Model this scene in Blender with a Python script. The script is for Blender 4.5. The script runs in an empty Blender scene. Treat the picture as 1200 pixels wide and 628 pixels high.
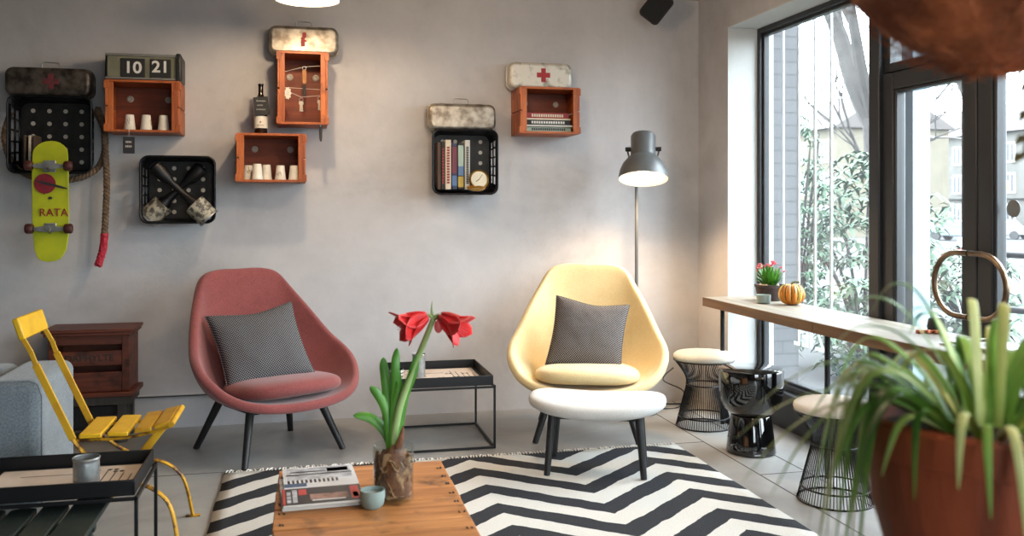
import bpy, bmesh, math, random
from mathutils import Vector, Matrix, Euler, noise
random.seed(7)
S = bpy.context.scene
COL = S.collection
PI = math.pi
R = math.radians
V = Vector

# ------------------------------------------------------------------ materials
def lin(h):
    h = h.lstrip('#'); o = []
    for i in (0, 2, 4):
        v = int(h[i:i+2], 16) / 255
        o.append(v / 12.92 if v <= .04045 else ((v + .055) / 1.055) ** 2.4)
    return tuple(o)

def new_mat(name):
    m = bpy.data.materials.new(name); m.use_nodes = True
    nt = m.node_tree; b = nt.nodes['Principled BSDF']
    return m, nt, b

def ramp(nt, stops):
    r = nt.nodes.new('ShaderNodeValToRGB'); e = r.color_ramp.elements
    while len(e) < len(stops): e.new(.5)
    for k, (p, c) in enumerate(stops):
        e[k].position = p; e[k].color = (*c, 1)
    return r

def coords(nt, scale=(1, 1, 1), rot=(0, 0, 0), kind='Object'):
    tc = nt.nodes.new('ShaderNodeTexCoord'); mp = nt.nodes.new('ShaderNodeMapping')
    mp.inputs['Scale'].default_value = scale; mp.inputs['Rotation'].default_value = rot
    nt.links.new(tc.outputs[kind], mp.inputs['Vector']); return mp.outputs['Vector']

def add_bump(nt, b, height, strength, dist=.01):
    bp = nt.nodes.new('ShaderNodeBump'); bp.inputs['Strength'].default_value = strength
    bp.inputs['Distance'].default_value = dist
    nt.links.new(height, bp.inputs['Height']); nt.links.new(bp.outputs['Normal'], b.inputs['Normal'])

def noise_node(nt, vec, scale, detail=4, rough=.55, dist=0):
    n = nt.nodes.new('ShaderNodeTexNoise'); n.inputs['Scale'].default_value = scale
    n.inputs['Detail'].default_value = detail; n.inputs['Roughness'].default_value = rough
    n.inputs['Distortion'].default_value = dist
    nt.links.new(vec, n.inputs['Vector']); return n.outputs['Fac']

def mat(name, col, rough=.6, metal=0, col2=None, scale=6, lo=.35, hi=.65, bump=0, bscale=80, stretch=(1, 1, 1), coat=0, detail=5, sheen=0):
    m, nt, b = new_mat(name)
    c = lin(col); b.inputs['Roughness'].default_value = rough; b.inputs['Metallic'].default_value = metal
    b.inputs['Coat Weight'].default_value = coat
    b.inputs['Sheen Weight'].default_value = sheen
    c2 = lin(col2) if col2 else tuple(x * .86 for x in c)
    v = coords(nt, stretch)
    f = noise_node(nt, v, scale, detail)
    r = ramp(nt, [(lo, c), (hi, c2)]); nt.links.new(f, r.inputs['Fac'])
    nt.links.new(r.outputs['Color'], b.inputs['Base Color'])
    if bump:
        add_bump(nt, b, noise_node(nt, v, bscale, 3), bump)
    return m

def wood(name, c1, c2, axis='x', scale=7, rough=.55, grain=14, dark=None, bump=.15):
    m, nt, b = new_mat(name)
    st = {'x': (1, grain, grain), 'y': (grain, 1, grain), 'z': (grain, grain, 1)}[axis]
    v = coords(nt, st)
    f = noise_node(nt, v, scale * .35, 8, .6, .6)
    r = ramp(nt, [(.3, lin(c2)), (.5, tuple((a + q) / 2 for a, q in zip(lin(c1), lin(c2)))), (.68, lin(c1))])
    nt.links.new(f, r.inputs['Fac'])
    out = r.outputs['Color']
    if dark:
        v2 = coords(nt); f2 = noise_node(nt, v2, 9, 3)
        r2 = ramp(nt, [(.56, (0, 0, 0)), (.74, (1, 1, 1))]); nt.links.new(f2, r2.inputs['Fac'])
        mx = nt.nodes.new('ShaderNodeMix'); mx.data_type = 'RGBA'
        nt.links.new(r2.outputs['Color'], mx.inputs[0]); nt.links.new(out, mx.inputs[6])
        mx.inputs[7].default_value = (*lin(dark), 1); out = mx.outputs[2]
    nt.links.new(out, b.inputs['Base Color'])
    b.inputs['Roughness'].default_value = rough
    if bump: add_bump(nt, b, f, bump, .004)
    return m

def emit(name, col, strength):
    m, nt, b = new_mat(name)
    b.inputs['Base Color'].default_value = (*col, 1)
    b.inputs['Emission Color'].default_value = (*col, 1); b.inputs['Emission Strength'].default_value = strength
    return m

def thin_glass(name, tint=(.96, .98, .98), refl=1.0, haze=0):
    m = bpy.data.materials.new(name); m.use_nodes = True; nt = m.node_tree; nt.nodes.clear()
    o = nt.nodes.new('ShaderNodeOutputMaterial'); t = nt.nodes.new('ShaderNodeBsdfTransparent')
    g = nt.nodes.new('ShaderNodeBsdfGlossy'); mx = nt.nodes.new('ShaderNodeMixShader'); lw = nt.nodes.new('ShaderNodeLayerWeight')
    t.inputs['Color'].default_value = (*tint, 1); g.inputs['Roughness'].default_value = .02
    lw.inputs['Blend'].default_value = .5
    fac = math_node(nt, 'MULTIPLY_ADD', math_node(nt, 'POWER', lw.outputs['Facing'], 5), .9 * refl, .03 * refl)
    nt.links.new(fac, mx.inputs[0]); nt.links.new(t.outputs[0], mx.inputs[1]); nt.links.new(g.outputs[0], mx.inputs[2])
    if haze:  # translucent share puts a pale overexposure veil into the glass
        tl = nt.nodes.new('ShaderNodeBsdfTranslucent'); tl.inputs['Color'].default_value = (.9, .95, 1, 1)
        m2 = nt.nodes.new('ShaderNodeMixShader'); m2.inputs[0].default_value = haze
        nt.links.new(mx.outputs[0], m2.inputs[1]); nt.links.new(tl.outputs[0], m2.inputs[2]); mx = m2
    nt.links.new(mx.outputs[0], o.inputs['Surface']); return m

def fabric(name, c1, c2, scale=260, rough=.95, bump=.25):
    m, nt, b = new_mat(name)
    v = coords(nt); f = noise_node(nt, v, scale, 2)
    big = noise_node(nt, v, 7, 3)
    ad = nt.nodes.new('ShaderNodeMath'); ad.operation = 'MULTIPLY_ADD'
    ad.inputs[1].default_value = .35; nt.links.new(big, ad.inputs[0]); nt.links.new(f, ad.inputs[2])
    r = ramp(nt, [(.5, lin(c2)), (.85, lin(c1))]); nt.links.new(ad.outputs[0], r.inputs['Fac'])
    nt.links.new(r.outputs['Color'], b.inputs['Base Color'])
    b.inputs['Roughness'].default_value = rough; b.inputs['Sheen Weight'].default_value = .25
    b.inputs['Specular IOR Level'].default_value = .2
    add_bump(nt, b, f, bump, .003); return m

def math_node(nt, op, a, b=None, c=None):
    n = nt.nodes.new('ShaderNodeMath'); n.operation = op
    for k, q in enumerate((a, b, c)):
        if q is None: continue
        if isinstance(q, (int, float)): n.inputs[k].default_value = q
        else: nt.links.new(q, n.inputs[k])
    return n.outputs[0]

def plaster_mat(name, c1, c2, c3):
    m, nt, b = new_mat(name); v = coords(nt)
    f = noise_node(nt, v, .9, 7, .62, .8); f2 = noise_node(nt, v, 5, 8, .7, .3)
    s = math_node(nt, 'MULTIPLY_ADD', f2, .35, math_node(nt, 'MULTIPLY', f, .75))
    r = ramp(nt, [(.36, lin(c3)), (.52, lin(c2)), (.7, lin(c1))]); nt.links.new(s, r.inputs['Fac'])
    nt.links.new(r.outputs['Color'], b.inputs['Base Color']); b.inputs['Roughness'].default_value = .8
    b.inputs['Specular IOR Level'].default_value = .25
    add_bump(nt, b, noise_node(nt, v, 14, 8, .7), .18, .01); return m

def floor_mat():
    m, nt, b = new_mat('polished_concrete'); v = coords(nt)
    f = noise_node(nt, v, 1.1, 8, .65, 1.2); f2 = noise_node(nt, v, 9, 8, .7)
    s = math_node(nt, 'MULTIPLY_ADD', f2, .3, math_node(nt, 'MULTIPLY', f, .75))
    r = ramp(nt, [(.36, lin('#7d7c7a')), (.54, lin('#94938f')), (.72, lin('#a8a6a1'))]); nt.links.new(s, r.inputs['Fac'])
    nt.links.new(r.outputs['Color'], b.inputs['Base Color'])
    rr = math_node(nt, 'MULTIPLY_ADD', f2, .25, .26); nt.links.new(rr, b.inputs['Roughness'])
    add_bump(nt, b, f2, .05, .004); return m

def rug_mat():
    m, nt, b = new_mat('chevron_wool')
    tc = nt.nodes.new('ShaderNodeTexCoord'); sp = nt.nodes.new('ShaderNodeSeparateXYZ')
    nt.links.new(tc.outputs['Object'], sp.inputs[0])
    wob = noise_node(nt, coords(nt), 7, 3)
    wob2 = math_node(nt, 'MULTIPLY_ADD', wob, .05, -.025)
    u = math_node(nt, 'DIVIDE', math_node(nt, 'ADD', sp.outputs[0], -1.294), .918)
    fr = math_node(nt, 'FRACT', math_node(nt, 'ADD', u, 100))
    tri = math_node(nt, 'SUBTRACT', 1, math_node(nt, 'ABSOLUTE', math_node(nt, 'MULTIPLY_ADD', fr, 2, -1)))   # 0 at valley, 1 at crest
    y = math_node(nt, 'SUBTRACT', math_node(nt, 'ADD', sp.outputs[1], wob2), math_node(nt, 'MULTIPLY', tri, .39))
    w = math_node(nt, 'FRACT', math_node(nt, 'ADD', math_node(nt, 'DIVIDE', math_node(nt, 'ADD', y, -4.002), .278), 100.25))
    k = math_node(nt, 'LESS_THAN', w, .5)
    fine = noise_node(nt, coords(nt, (60, 220, 60)), 2.2, 3, .7)
    ca = ramp(nt, [(.3, lin('#17181b')), (.7, lin('#3d3f44'))]); nt.links.new(fine, ca.inputs['Fac'])
    cb = ramp(nt, [(.3, lin('#b4b3ad')), (.7, lin('#d3d1cb'))]); nt.links.new(fine, cb.inputs['Fac'])
    mx = nt.nodes.new('ShaderNodeMix'); mx.data_type = 'RGBA'
    nt.links.new(k, mx.inputs[0]); nt.links.new(cb.outputs[0], mx.inputs[6]); nt.links.new(ca.outputs[0], mx.inputs[7])
    nt.links.new(mx.outputs[2], b.inputs['Base Color']); b.inputs['Roughness'].default_value = .95
    b.inputs['Specular IOR Level'].default_value = .15
    add_bump(nt, b, fine, .35, .004); return m

def check_mat(name, c1, c2, n):
    m, nt, b = new_mat(name); v = coords(nt)
    ck = nt.nodes.new('ShaderNodeTexChecker'); ck.inputs['Scale'].default_value = n
    ck.inputs['Color1'].default_value = (*lin(c1), 1); ck.inputs['Color2'].default_value = (*lin(c2), 1)
    sp = nt.nodes.new('ShaderNodeSeparateXYZ'); nt.links.new(v, sp.inputs[0])
    cb = nt.nodes.new('ShaderNodeCombineXYZ'); nt.links.new(sp.outputs[0], cb.inputs[0]); nt.links.new(sp.outputs[1], cb.inputs[1])
    cb.inputs[2].default_value = .003
    nt.links.new(cb.outputs[0], ck.inputs['Vector']); nt.links.new(ck.outputs['Color'], b.inputs['Base Color'])
    b.inputs['Roughness'].default_value = .95; b.inputs['Specular IOR Level'].default_value = .15
    add_bump(nt, b, noise_node(nt, v, 220, 2), .3, .003); return m

def brick_mat():
    m, nt, b = new_mat('grey_brick')
    v = coords(nt, (1, 1, 1), (R(90), 0, 0))
    br = nt.nodes.new('ShaderNodeTexBrick'); br.inputs['Scale'].default_value = 1
    br.inputs['Brick Width'].default_value = .24; br.inputs['Row Height'].default_value = .085
    br.inputs['Mortar Size'].default_value = .006
    br.inputs['Color1'].default_value = (.066, .066, .068, 1); br.inputs['Color2'].default_value = (.055, .055, .058, 1); br.inputs['Mortar'].default_value = (.033, .033, .035, 1)
    nt.links.new(v, br.inputs['Vector']); nt.links.new(br.outputs['Color'], b.inputs['Base Color'])
    b.inputs['Roughness'].default_value = .9; return m

M_ = {}
M_['wall'] = plaster_mat('wall_plaster', '#c6c4c6', '#bab9bb', '#a9a7a9')
M_['reveal'] = plaster_mat('white_plaster', '#cfd1d0', '#c7c9c8', '#bdbfbe')
M_['ceiling'] = plaster_mat('ceiling_paint', '#b9aca2', '#b0a399', '#a89a90')
M_['floor'] = floor_mat()
M_['joint'] = mat('joint_line', '#4a4a4a', .8)
M_['frame'] = mat('anthracite_frame', '#2a2c2f', .42, .1, bump=.03)
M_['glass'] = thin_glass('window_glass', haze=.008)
M_['vase_glass'] = thin_glass('vase_glass', (.95, .97, .96))
M_['black'] = mat('black_metal', '#131316', .45, .3)
M_['gloss'] = mat('gloss_black', '#060607', .06, 0, coat=1)
M_['blackwood'] = wood('black_stained_wood', '#1c1c1e', '#0d0d0f', 'z', rough=.5)
M_['red_fab'] = fabric('brick_red_wool', '#8d4d4b', '#6e3a39')
M_['yel_fab'] = fabric('pale_yellow_wool', '#e4d2a6', '#d4bc88')
M_['white_fab'] = fabric('offwhite_wool', '#c9c8c5', '#b6b5b2')
M_['stool_fab'] = fabric('stool_wool', '#e2dccf', '#cbc4b6')
M_['sofa_fab'] = fabric('sofa_blue_grey', '#828b91', '#68727a', 120)
M_['check'] = check_mat('small_check', '#1d1d20', '#77777a', 150)
M_['check2'] = check_mat('small_check_warm', '#201e20', '#7d7876', 150)
M_['rug'] = rug_mat()
M_['fringe'] = mat('fringe_wool', '#eeebe4', .95)
M_['pine'] = wood('honey_pine', '#c98a4e', '#8d5326', 'x', 6, .45, 12, dark='#4a2a14')
M_['pine_y'] = wood('honey_pine_side', '#b5793f', '#7d4a22', 'y', 6, .5, 12, dark='#4a2a14')
M_['crate'] = wood('crate_wood', '#b4602c', '#7a3413', 'x', 6, .5, 12, dark='#4a1d0b')
M_['crate_z'] = wood('crate_wood_upright', '#c06a32', '#7f3915', 'z', 6, .5, 12, dark='#4a1d0b')
M_['crate_d'] = wood('crate_back', '#8a4022', '#5a2610', 'x', 6, .6, 12)
M_['chest'] = wood('dark_brown_wood', '#743a27', '#462015', 'x', 6, .5, 14, dark='#241009')
M_['ash'] = wood('grey_wood', '#4a4641', '#2e2b28', 'z', 6, .7)
M_['bar_top'] = wood('bar_oak', '#8d887b', '#686257', 'y', 5, .5, 16)
M_['bar_edge'] = wood('bar_oak_edge', '#755636', '#4c3620', 'y', 5, .55, 18)
M_['green_wood'] = mat('dark_green_paint', '#1d2a26', .55, 0, '#141d1a', 12, bump=.2, bscale=60, stretch=(8, 1, 8))
M_['yellow'] = mat('worn_yellow_paint', '#c89a17', .45, 0, '#b07a10', 10, .45, .7)
M_['yellow_top'] = mat('yellow_paint', '#dcae1c', .42, 0, '#c08c14', 8, .5, .75)
M_['rusty'] = mat('rusty_yellow', '#bf8f18', .5, .2, '#4b2a12', 26, .48, .6)
M_['tin'] = mat('aged_tin', '#a39c90', .38, .75, '#6f655a', 14, .4, .62, bump=.12, bscale=20)
M_['tin_dark'] = mat('dark_aged_tin', '#6f675e', .42, .75, '#3a332d', 14, .4, .62, bump=.12, bscale=20)
M_['tin_white'] = mat('painted_tin', '#c9c4b8', .45, .35, '#8d8374', 18, .52, .7, bump=.1, bscale=20)
M_['cross'] = mat('red_cross_paint', '#9c1b22', .55, 0, '#7d2226', 30, .5, .7)
M_['cross_dark'] = mat('dark_red_print', '#8a1020', .55)
M_['cross_worn'] = mat('worn_red_paint', '#6f232c', .6, 0, '#4e2a2c', 40, .45, .6)
M_['basket'] = mat('blackened_steel', '#23252a', .4, .65, '#15161a', 16)
M_['basket_in'] = mat('basket_back', '#2b2a2a', .5, .5, '#1a1918', 16)
M_['steel'] = mat('zinc', '#b0b2b1', .34, .7, '#8a8d8d', 20)
M_['disc_grey'] = mat('grey_sticker', '#7a7e80', .6)
M_['disc'] = mat('pale_disc', '#b9b3a8', .6)
M_['paper'] = mat('white_paper', '#dcd9d0', .7, 0, '#cbc6ba', 20)
M_['print'] = mat('brown_print', '#8d7a5c', .7)
M_['dark_print'] = mat('dark_ink', '#2a2827', .7)
M_['card'] = mat('black_card', '#17181a', .7)
M_['chalk'] = mat('chalk_white', '#d5d5d0', .8)
M_['clock_case'] = mat('clock_case', '#1b1a18', .4)
M_['clock_face'] = mat('clock_face_glass', '#7a7a68', .35, 0, '#62624f', 5)
M_['clock_trim'] = mat('clock_trim', '#8d8c88', .4, .5)
M_['bottle'] = mat('dark_bottle_glass', '#0b0908', .08, 0, coat=.6)
M_['deck'] = mat('yellow_green_deck', '#b3ba1e', .45, 0, '#9ba41c', 6, .45, .7)
M_['wheel'] = mat('maroon_wheel', '#4a2320', .5)
M_['planet'] = mat('planet_red', '#8c1a2c', .55, 0, '#6b1424', 14)
M_['rope'] = mat('hemp_rope', '#7a6450', .9, 0, '#574535', 40, bump=.3, bscale=200)
M_['rope_red'] = mat('red_whipping', '#b11f35', .6)
M_['gold'] = mat('brass', '#b98d3c', .28, .95)
M_['dial'] = mat('clock_dial', '#d8d0ba', .6)
M_['shade'] = mat('grey_lamp_enamel', '#626566', .4, .2)
M_['shade_in'] = mat('white_enamel', '#f4efe6', .5)
M_['bulb'] = emit('warm_bulb', (1, .82, .6), 14)
M_['leaf_g'] = mat('green_leaf', '#4f8d2c', .4, 0, '#3a7021', 9)
M_['stem_g'] = mat('pale_stem', '#93ad72', .45, 0, '#7d9a5c', 9)
M_['petal'] = mat('red_petal', '#e0201f', .5, 0, '#c8141a', 30, sheen=.2)
M_['bud'] = mat('pink_bud', '#d5656b', .5)
M_['husk'] = mat('brown_husk', '#7a4f33', .8, 0, '#54321f', 22, bump=.5, bscale=60)
M_['chip'] = mat('tan_bark', '#9c7a58', .8, 0, '#5a3a24', 30, .42, .58)
M_['sage'] = mat('sage_glaze', '#8c9d98', .45, 0, '#7d8e8a', 6)
M_['wax'] = mat('cup_inside', '#c2c7c2', .5)
M_['terracotta'] = mat('rust_terracotta', '#94401b', .7, 0, '#3f180b', 9, .42, .66, bump=.4, bscale=30, stretch=(1, 1, .25))
M_['coir'] = mat('coir_fibre', '#b8643a', .95, 0, '#7c3d20', 14, .38, .62, bump=1, bscale=90)
M_['soil'] = mat('dark_soil', '#241b14', .95)
M_['spider'] = mat('spider_leaf', '#8ab552', .45, 0, '#3d6e26', 5, .35, .6)
M_['spider2'] = mat('pale_spider_leaf', '#cdd08c', .42, 0, '#86a84c', 5, .35, .6)
M_['pot_dark'] = mat('dark_brown_pot', '#3a2b2b', .55)
M_['pink'] = mat('pink_flower', '#cf3f5a', .6, 0, '#e27a84', 60)
M_['pump_o'] = mat('pumpkin_orange', '#c97c1f', .4, 0, '#b96516', 10)
M_['pump_y'] = mat('pumpkin_yellow', '#d9b25a', .4, 0, '#c99a38', 10)
M_['pump_g'] = mat('pumpkin_green', '#3f4a22', .45)
M_['char'] = mat('charcoal_ceramic', '#26282b', .6)
M_['copper'] = mat('copper', '#b0694c', .35, .8)
M_['speaker'] = mat('speaker_black', '#101013', .6)
M_['grille'] = mat('speaker_grille', '#0a0a0c', .8, bump=.3, bscale=300)
M_['bronze'] = mat('bronze_handle', '#8c7660', .3, .85, '#5f4d3c', 8)
M_['bark'] = mat('tree_bark', '#35322f', .95, 0, '#272422', 9, bump=.5, bscale=40)
M_['ever'] = mat('rhododendron_leaf', '#3f5540', .7, 0, '#2b3f2c', 6)
M_['thuja'] = mat('conifer_green', '#3e5540', .8, 0, '#2c4130', 12)
M_['autumn'] = mat('yellow_leaf', '#4d4721', .8, 0, '#33351f', 30)
M_['brick'] = brick_mat()
M_['white_metal'] = mat('white_metal', '#bfc2c2', .5)
M_['pave'] = mat('pavement', '#252625', .95, 0, '#1d1e1d', 3)
M_['road'] = mat('asphalt', '#2b2c2d', .95, 0, '#262728', 1)
M_['facade'] = mat('pale_facade', '#585753', .9, 0, '#504f4b', 1)
M_['facade2'] = mat('ochre_facade', '#5a5548', .9, 0, '#524d41', 1)
M_['roof'] = mat('roof_tile', '#474341', .9)
M_['pane_far'] = mat('far_window', '#3a3f44', .3)
M_['car1'] = mat('silver_paint', '#9a9fa3', .3, .5)
M_['car2'] = mat('blue_grey_paint', '#5c6670', .3, .4)
M_['tyre'] = mat('tyre', '#2b2b2c', .8)
M_['sign_red'] = mat('sign_red', '#b1362f', .5)
M_['sign_white'] = mat('sign_white', '#e2e0da', .5)
M_['sign_yellow'] = mat('sign_yellow', '#d0a83a', .5)
def vinyl():
    m, nt, b = new_mat('white_vinyl'); b.inputs['Base Color'].default_value = (.85, .87, .87, 1); b.inputs['Roughness'].default_value = .6
    tl = nt.nodes.new('ShaderNodeBsdfTranslucent'); tl.inputs['Color'].default_value = (.92, .95, .95, 1); mx = nt.nodes.new('ShaderNodeMixShader')
    mx.inputs[0].default_value = .5; nt.links.new(b.outputs[0], mx.inputs[1]); nt.links.new(tl.outputs[0], mx.inputs[2])
    nt.links.new(mx.outputs[0], nt.nodes['Material Output'].inputs['Surface']); return m
M_['letter'] = vinyl()
M_['dark_wall'] = plaster_mat('bounce_cut_grey', '#6c6a69', '#636160', '#5a5857')  # dark tone invented for the unseen walls to cut bounced light
M_['cable'] = mat('black_cable', '#0f0f10', .5)
M_['b_cream'] = mat('book_cream', '#cfc3ae', .7); M_['b_red'] = mat('book_red', '#8d2b2f', .6)
M_['b_black'] = mat('book_black', '#17171a', .6); M_['b_navy'] = mat('book_navy', '#2b3350', .6)
M_['b_brown'] = mat('book_brown', '#4d3a2e', .7); M_['b_white'] = mat('book_white', '#bfbfba', .7)
M_['b_sage'] = mat('book_sage', '#9db0a4', .7); M_['b_plum'] = mat('book_plum', '#6e3a48', .7)
M_['b_blue'] = mat('book_blue', '#55729a', .7); M_['b_ochre'] = mat('book_ochre', '#b39a4c', .7)
M_['pages'] = mat('page_edges', '#cfccc4', .8)
M_['mag_red'] = mat('magazine_red', '#c2392f', .35); M_['mag_black'] = mat('magazine_black', '#1d1b1d', .3)
M_['mag_grey'] = mat('magazine_grey', '#8f9399', .35, 0, '#c8cbd0', 30); M_['mag_white'] = mat('magazine_white', '#d8dadc', .35)
M_['mag_skin'] = mat('magazine_photo', '#b48a7c', .35, 0, '#3b2b2b', 16); M_['mag_blue'] = mat('magazine_blue', '#3f5f7d', .35)
M_['traymat'] = mat('pale_print_sheet', '#cfc2b4', .6, 0, '#bfb0a2', 9)
M_['tag_black'] = mat('slate_tag', '#23252b', .7)
M_['stripe_label'] = mat('newsprint', '#a9a392', .6, 0, '#4c4840', 38, .44, .56)
M_['key'] = mat('key_metal', '#b8ad98', .35, .7)
M_['fob'] = mat('wood_fob', '#a06a36', .6)
M_['blue_strip'] = mat('pale_blue_strip', '#7d929c', .5)

# ------------------------------------------------------------------ mesh helpers
class MB:
    def __init__(s): s.bm = bmesh.new()
    def face(s, pts):
        return s.bm.faces.new([s.bm.verts.new(p) for p in pts])
    def box(s, x0, x1, y0, y1, z0, z1, mx=None):
        vs = [V((x, y, z)) for x in (x0, x1) for y in (y0, y1) for z in (z0, z1)]
        if mx: vs = [mx @ v for v in vs]
        q = [s.bm.verts.new(v) for v in vs]
        for f in ((0, 1, 3, 2), (4, 6, 7, 5), (0, 4, 5, 1), (2, 3, 7, 6), (0, 2, 6, 4), (1, 5, 7, 3)):
            s.bm.faces.new([q[i] for i in f])
        return s
    def tube(s, pts, r, seg=8, closed=False, cap=True, flat=1.0):
        pts = [V(p) for p in pts]; n = len(pts)
        rr = r if isinstance(r, (list, tuple)) else [r] * n
        rings = []; up = None
        for i in range(n):
            a = pts[(i - 1) % n] if (closed or i > 0) else pts[i]
            b = pts[(i + 1) % n] if (closed or i < n - 1) else pts[i]
            t = (b - a).normalized()
            if up is None:
                up = V((0, 0, 1)) if abs(t.z) < .9 else V((0, 1, 0))
            x = t.cross(up)
            if x.length < 1e-6: x = t.cross(V((1, 0, 0)))
            x.normalize(); y = x.cross(t).normalized(); up = y
            rings.append([s.bm.verts.new(pts[i] + (x * math.cos(2*PI*k/seg) + y * flat * math.sin(2*PI*k/seg)) * rr[i]) for k in range(seg)])
        m = n if closed else n - 1
        for i in range(m):
            A, B = rings[i], rings[(i + 1) % n]
            for k in range(seg):
                s.bm.faces.new([A[k], A[(k+1) % seg], B[(k+1) % seg], B[k]])
        if cap and not closed:
            s.bm.faces.new(rings[0]); s.bm.faces.new(rings[-1][::-1])
        return s
    def cyl(s, p0, p1, r0, r1=None, seg=20, cap=True):
        return s.tube([p0, p1], [r0, r0 if r1 is None else r1], seg, cap=cap)
    def lathe(s, prof, seg=32, c=(0, 0, 0), mx=None, close=False):
        c = V(c); rings = []
        for r, z in prof:
            if r < 1e-5:
                p = V((0, 0, z)) + c
                rings.append([s.bm.verts.new(mx @ p if mx else p)])
            else:
                ps = [V((r*math.cos(2*PI*k/seg), r*math.sin(2*PI*k/seg), z)) + c for k in range(seg)]
                rings.append([s.bm.verts.new(mx @ p if mx else p) for p in ps])
        pairs = list(zip(rings, rings[1:]))
        if close: pairs.append((rings[-1], rings[0]))
        for A, B in pairs:
            if len(A) == 1 and len(B) == 1: continue
            for k in range(seg):
                k2 = (k + 1) % seg
                if len(A) == 1: s.bm.faces.new([A[0], B[k2], B[k]])
                elif len(B) == 1: s.bm.faces.new([A[k], A[k2], B[0]])
                else: s.bm.faces.new([A[k], A[k2], B[k2], B[k]])
        return s
    def prism(s, poly, d0, d1, f):
        """poly: 2D outline; f(u, v, d) -> 3D point"""
        a = [s.bm.verts.new(f(u, v, d0)) for u, v in poly]; b = [s.bm.verts.new(f(u, v, d1)) for u, v in poly]
        n = len(poly)
        s.bm.faces.new(a[::-1]); s.bm.faces.new(b)
        for i in range(n): s.bm.faces.new([a[i], a[(i+1) % n], b[(i+1) % n], b[i]])
        return s
    def grid(s, f, nu, nv, closed_u=False):
        vs = [[s.bm.verts.new(f(i / (nu if closed_u else nu - 1), j / (nv - 1))) for j in range(nv)] for i in range(nu)]
        for i in range(nu if closed_u else nu - 1):
            for j in range(nv - 1):
                i2 = (i + 1) % nu
                s.bm.faces.new([vs[i][j], vs[i2][j], vs[i2][j+1], vs[i][j+1]])
        return s
    def ball(s, c, r, sx=1, sy=1, sz=1, seg=16, rings=10, mx=None):
        c = V(c); pr = [(r * math.sin(PI * k / rings), -r * math.cos(PI * k / rings)) for k in range(rings + 1)]
        t = Matrix.Translation(c) @ (mx or Matrix()) @ Matrix.Diagonal((sx, sy, sz, 1))
        return s.lathe(pr, seg, mx=t)
    def strap(s, pts, w, side, fold=.15, nrm=None):
        """leaf-like ribbon along pts, widths w, across vector side"""
        pts = [V(p) for p in pts]; n = len(pts); L = []
        for i, p in enumerate(pts):
            t = (pts[min(i+1, n-1)] - pts[max(i-1, 0)]).normalized()
            x = V(side) - t * t.dot(V(side)); x.normalize(); nn = x.cross(t)
            ww = w(i / (n - 1))
            L.append([s.bm.verts.new(p - x * ww + nn * ww * fold), s.bm.verts.new(p), s.bm.verts.new(p + x * ww + nn * ww * fold)])
        for a, b in zip(L, L[1:]):
            s.bm.faces.new([a[0], a[1], b[1], b[0]]); s.bm.faces.new([a[1], a[2], b[2], b[1]])
        return s
    def done(s, name, m, parent=None, bevel=0, seg=2, smooth=40, fix=True, subsurf=0, solid=0):
        if fix: bmesh.ops.recalc_face_normals(s.bm, faces=s.bm.faces)
        me = bpy.data.meshes.new(name); s.bm.to_mesh(me); s.bm.free()
        me.materials.append(M_[m] if isinstance(m, str) else m)
        if smooth is not None:
            for p in me.polygons: p.use_smooth = True
            me.set_sharp_from_angle(angle=R(smooth))
        o = bpy.data.objects.new(name, me); COL.objects.link(o)
        if parent: o.parent = parent
        if solid:
            q = o.modifiers.new('so', 'SOLIDIFY'); q.thickness = solid; q.offset = -1
        if bevel:
            q = o.modifiers.new('bv', 'BEVEL'); q.width = bevel; q.segments = seg; q.limit_method = 'ANGLE'; q.angle_limit = R(35)
        if subsurf:
            q = o.modifiers.new('ss', 'SUBSURF'); q.levels = subsurf; q.render_levels = subsurf
        return o

def tag(o, label, cat, group=None, kind=None):
    o['label'] = label; o['category'] = cat
    if group: o['group'] = group
    if kind: o['kind'] = kind
    return o

def thing(name, label, cat, loc=(0, 0, 0), rz=0, group=None, rot=None):
    o = bpy.data.objects.new(name, None); COL.objects.link(o); o.location = loc
    o.rotation_euler = rot if rot else (0, 0, rz); o.empty_display_size = .05
    return tag(o, label, cat, group)

def struct(o): o['kind'] = 'structure'; return o

def copy_tree(o, label=None, loc=None, rot=None, parent=None):
    c = o.copy(); COL.objects.link(c)
    if parent: c.parent = parent
    if label: c['label'] = label
    if loc is not None: c.location = loc
    if rot is not None: c.rotation_euler = rot
    for ch in list(o.children): copy_tree(ch, parent=c)
    return c

def text(name, s, size, m, parent, loc, rot, sx=1, bold=0, extrude=.0008):
    cu = bpy.data.curves.new(name, 'FONT'); cu.body = s; cu.size = size; cu.extrude = extrude; cu.offset = bold
    cu.align_x = 'CENTER'; cu.align_y = 'CENTER'
    t = bpy.data.objects.new(name + '_tmp', cu); COL.objects.link(t)
    dg = bpy.context.evaluated_depsgraph_get()
    me = bpy.data.meshes.new_from_object(t.evaluated_get(dg))
    COL.objects.unlink(t); bpy.data.objects.remove(t)
    me.transform(Matrix.LocRotScale(V(loc), Euler(rot), V((sx, 1, 1))))
    me.materials.clear(); me.materials.append(M_[m])
    o = bpy.data.objects.new(name, me); COL.objects.link(o); o.parent = parent
    return o

def catmull(pts, n=8, closed=False):
    P = [V(p) for p in pts]; k = len(P); out = []
    rng = range(k) if closed else range(k - 1)
    for i in rng:
        p0 = P[(i-1) % k] if closed or i > 0 else P[0]; p1 = P[i]; p2 = P[(i+1) % k]
        p3 = P[(i+2) % k] if closed or i + 2 < k else P[-1]
        for j in range(n):
            t = j / n
            out.append(.5 * ((2*p1) + (p2-p0)*t + (2*p0-5*p1+4*p2-p3)*t*t + (3*p1-p0-3*p2+p3)*t**3))
    if not closed: out.append(P[-1])
    return out

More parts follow.
